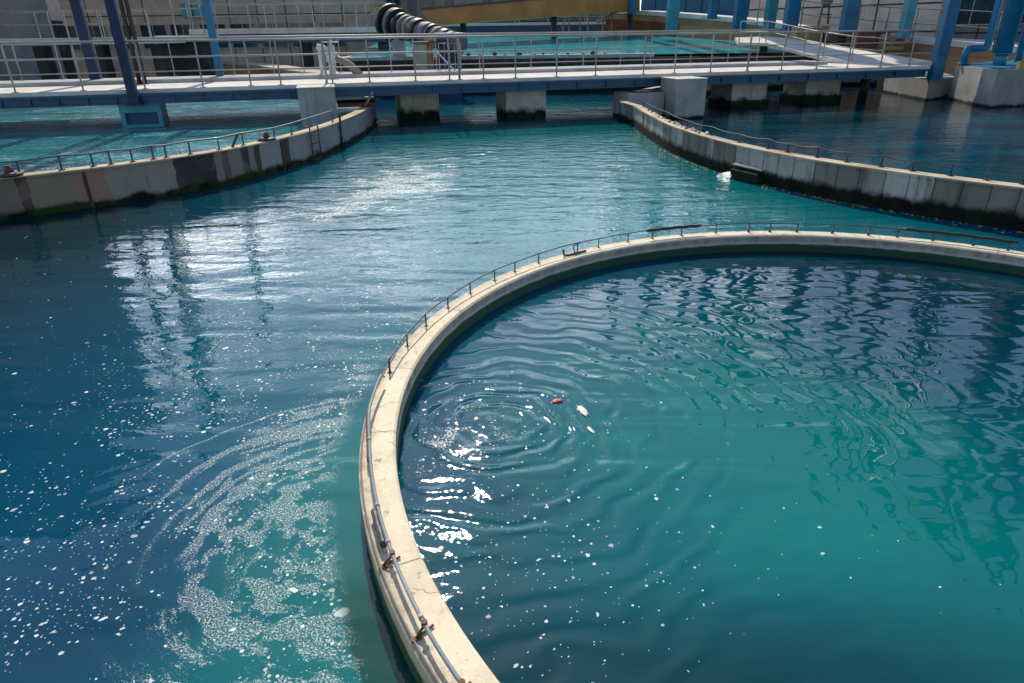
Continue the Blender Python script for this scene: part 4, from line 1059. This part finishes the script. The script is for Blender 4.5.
# pedestal and violet cabinet
for (px0, px1, py0, py1, Y, mn, nm, lab, cat) in ((414, 426, 44, 70, 37.2, 'pale_concrete', 'pedestal', 'beige pedestal under the ringed pipe', 'pedestal'), (438, 459, 36, 66, 38, 'girder_blue', 'control_cabinet', 'blue control cabinet with violet hood and pink corner behind the bridge', 'cabinet')):
    a = WY(px0, py1, Y); b = WY(px1, py0, Y); e = empty(nm, Vector(((a.x + b.x) / 2, Y, 0)), lab, cat)
    q = MB(); q.box((a.x, Y, -1), (b.x, Y + 1.0, b.z), None, .02); q.build('body', M[mn], e)
    if nm == 'control_cabinet':
        q = MB(); q.box((a.x - .1, Y - .15, b.z + .003), (b.x + .25, Y + 1.1, b.z + .16), None, .03); q.build('hood', M['violet'], e)
        q = MB(); q.box((b.x + .003, Y - .05, b.z - 1.0), (b.x + .10, Y + .2, b.z), None, .02); q.build('corner_post', M['pink'], e)
        for k in range(3):
            xx = a.x + (b.x - a.x) * (k + .5) / 3; q = MB(); q.box((xx - .17, Y - .03, b.z - 1.3), (xx + .17, Y - .003, b.z - .2)); q.build('door', M['navy'], e)
    else:
        q = MB(); q.box((a.x - .1, Y - .1, b.z + .003), (b.x + .1, Y + 1.1, b.z + .12)); q.build('cap', M['grey_pipe'], e)
# white valve on the bridge
sv = bs(333, BW - 1.2); c = B(sv, BW - 1.2, DZ)
e = empty('gate_valve', c, 'weathered white gate valve with handwheel standing on the bridge deck', 'valve')
q = MB(); q.tube([c, c + Vector((0, 0, .10)), c + Vector((0, 0, .12)), c + Vector((.03, 0, .55)), c + Vector((.05, 0, .6)), c + Vector((.05, 0, .95)), c + Vector((.08, 0, 1.0)), c + Vector((.08, 0, 1.2))], [.26, .26, .14, .14, .24, .24, .12, .10], 14); q.build('body', M['white'], e)
q = MB(); w0 = c + Vector((.08, -.02, 1.32)); q.tube([w0 + Vector((.26 * math.cos(i * math.pi / 12), .26 * math.sin(i * math.pi / 12), 0)) for i in range(24)], .035, 6, closed=True); q.tube([w0 + Vector((-.26, 0, 0)), w0 + Vector((.26, 0, 0))], .03, 6); q.tube([w0 + Vector((0, 0, -.15)), w0 + Vector((0, 0, .08))], .05, 8); q.build('handwheel', M['white'], e)
q = MB(); q.tube([c + Vector((.1, 0, .75)), c + Vector((.5, -.1, .62)), c + Vector((.8, -.15, .45)), c + Vector((1.15, -.2, .08))], [.14, .13, .15, .17], 12); q.build('outlet_pipe', M['pink_pipe'], e)
q = MB(); q.tube([c + Vector((-.5, 0, 1.15)), c + Vector((0, 0, 1.05))], [.12, .09], 10); q.tube([c + Vector((-.42, 0, 0)), c + Vector((-.42, 0, 1.15))], .07, 8); q.build('inlet_pipe', M['white'], e)
# steel stairs by the trough
e = empty('steel_stairs', WY(590, 24, 57), 'steep grey steel stairs rising beside the ochre trough', 'stairs')
s0, s1 = WY(598, 22, 57), WY(650, -8, 57)
for k, dy in enumerate((0, 1.1)):
    q = MB(); q.tube([s0 + Vector((0, dy, 0)), s1 + Vector((0, dy, 0))], .12, 4); q.build('stringer', M['pink_pipe'], e)
for k in range(9):
    p = s0.lerp(s1, (k + .5) / 9); q = MB(); q.box((p.x - .2, p.y + .1, p.z), (p.x + .2, p.y + 1.0, p.z + .05)); q.build('tread', M['steel'], e)
for px, tx in ((563, 580), (569, 574), (580, 581), (588, 590), (603, 601), (612, 611)):
    a = WY(px, 24, 58); b = WY(tx, -6, 58); q = MB(); q.tube([Vector((a.x, a.y, 0)), a, b], .07, 6); q.build('frame_pole', M['pink_pipe'], e)
# yellow sign box near the pipe
c = WY(378, 14, 60); e = empty('yellow_box', c, 'small yellow box on a post left of the ringed pipe', 'box')
q = MB(); q.box((c.x - .35, 60, c.z), (c.x + .35, 60.3, c.z + .5), None, .03); q.build('case', M['yellow'], e)
q = MB(); q.tube([Vector((c.x, 60.15, 0)), Vector((c.x, 60.15, c.z - .003))], .07, 8); q.build('post', M['grey_pipe'], e)

# floating bits in the foreground tank
for px, py, s, mn, lab in ((558, 401, .045, 'orange', 'small red scrap floating in the foreground tank'), (583, 411, .05, 'white', 'white feather shaped scrap floating beside the red one'), (591, 430, .028, 'white', 'tiny white scrap floating below the feather shaped one')):
    c = W(px, py, .010); bm = bmesh.new(); bmesh.ops.create_icosphere(bm, subdivisions=3, radius=s)
    for v_ in bm.verts:
        o = v_.co.copy(); k = 1 + .6 * mnoise.noise(o * 40)
        if mn == 'white': o = Vector((o.x * .7 + o.y * -.6, o.y * 1.7, o.z * .22))
        else: o = Vector((o.x * 1.2, o.y * .7, o.z * .35))
        v_.co = o * k + c
    q = MB(); q.bm = bm; tag(q.build('floating_scrap', M['float_red'] if mn == 'orange' and 'float_red' in M else M[mn], None, True), lab, 'scrap')

# ------------------------------------------------------------------ light
AZ, EL = R(-9), R(43)
w = bpy.data.worlds.new('World'); SC.world = w; w.use_nodes = True; X.nt = w.node_tree; w.node_tree.nodes.clear()
sky = node('ShaderNodeTexSky', sky_type='NISHITA'); sky.sun_disc = False; sky.sun_elevation = EL; sky.sun_rotation = AZ
sky.air_density = 1.0; sky.dust_density = 0.35; sky.ozone_density = 1.6
bg = node('ShaderNodeBackground'); bg.inputs[1].default_value = .15
o = node('ShaderNodeOutputWorld'); link(bg.outputs[0], o.inputs[0])
tc = node('ShaderNodeTexCoord'); sp = node('ShaderNodeSeparateXYZ'); link(tc.outputs['Generated'], sp.inputs[0])
zz = X(sp.outputs[2]).max(.03); cxx = X(sp.outputs[0]) / (zz + .12); cyy = X(sp.outputs[1]) / (zz + .12)
cl = noise(vec(cxx, cyy), .85, 7, .6, .2).step(.42, .60) * X(sp.outputs[2]).step(.02, .10) * X(sp.outputs[2]).step(.48, .33) * (X.op('ABSOLUTE', X(sp.outputs[0]) + .02).step(.04, .34) * .75 + .25) * X(sp.outputs[1]).step(-.1, .4)
link(mixc(cl * .85, sky.outputs[0], (40.0, 40.3, 40.6)), bg.inputs[0])
sl = bpy.data.lights.new('sun', 'SUN'); so = bpy.data.objects.new('sun', sl); COL.objects.link(so)
sl.energy = 4.3; sl.angle = R(.53); sl.color = (1.0, .90, .74)
d = Vector((math.sin(AZ) * math.cos(EL), math.cos(AZ) * math.cos(EL), math.sin(EL)))
so.rotation_euler = d.to_track_quat('Z', 'Y').to_euler(); so.location = d * 60
SC.view_settings.view_transform = 'Standard'; SC.view_settings.look = 'None'; SC.view_settings.gamma = 1; SC.view_settings.exposure = 0.22
SC.cycles.use_denoising = True; SC.cycles.max_bounces = 6
SC.cycles.sample_clamp_direct = 0; SC.cycles.sample_clamp_indirect = 6
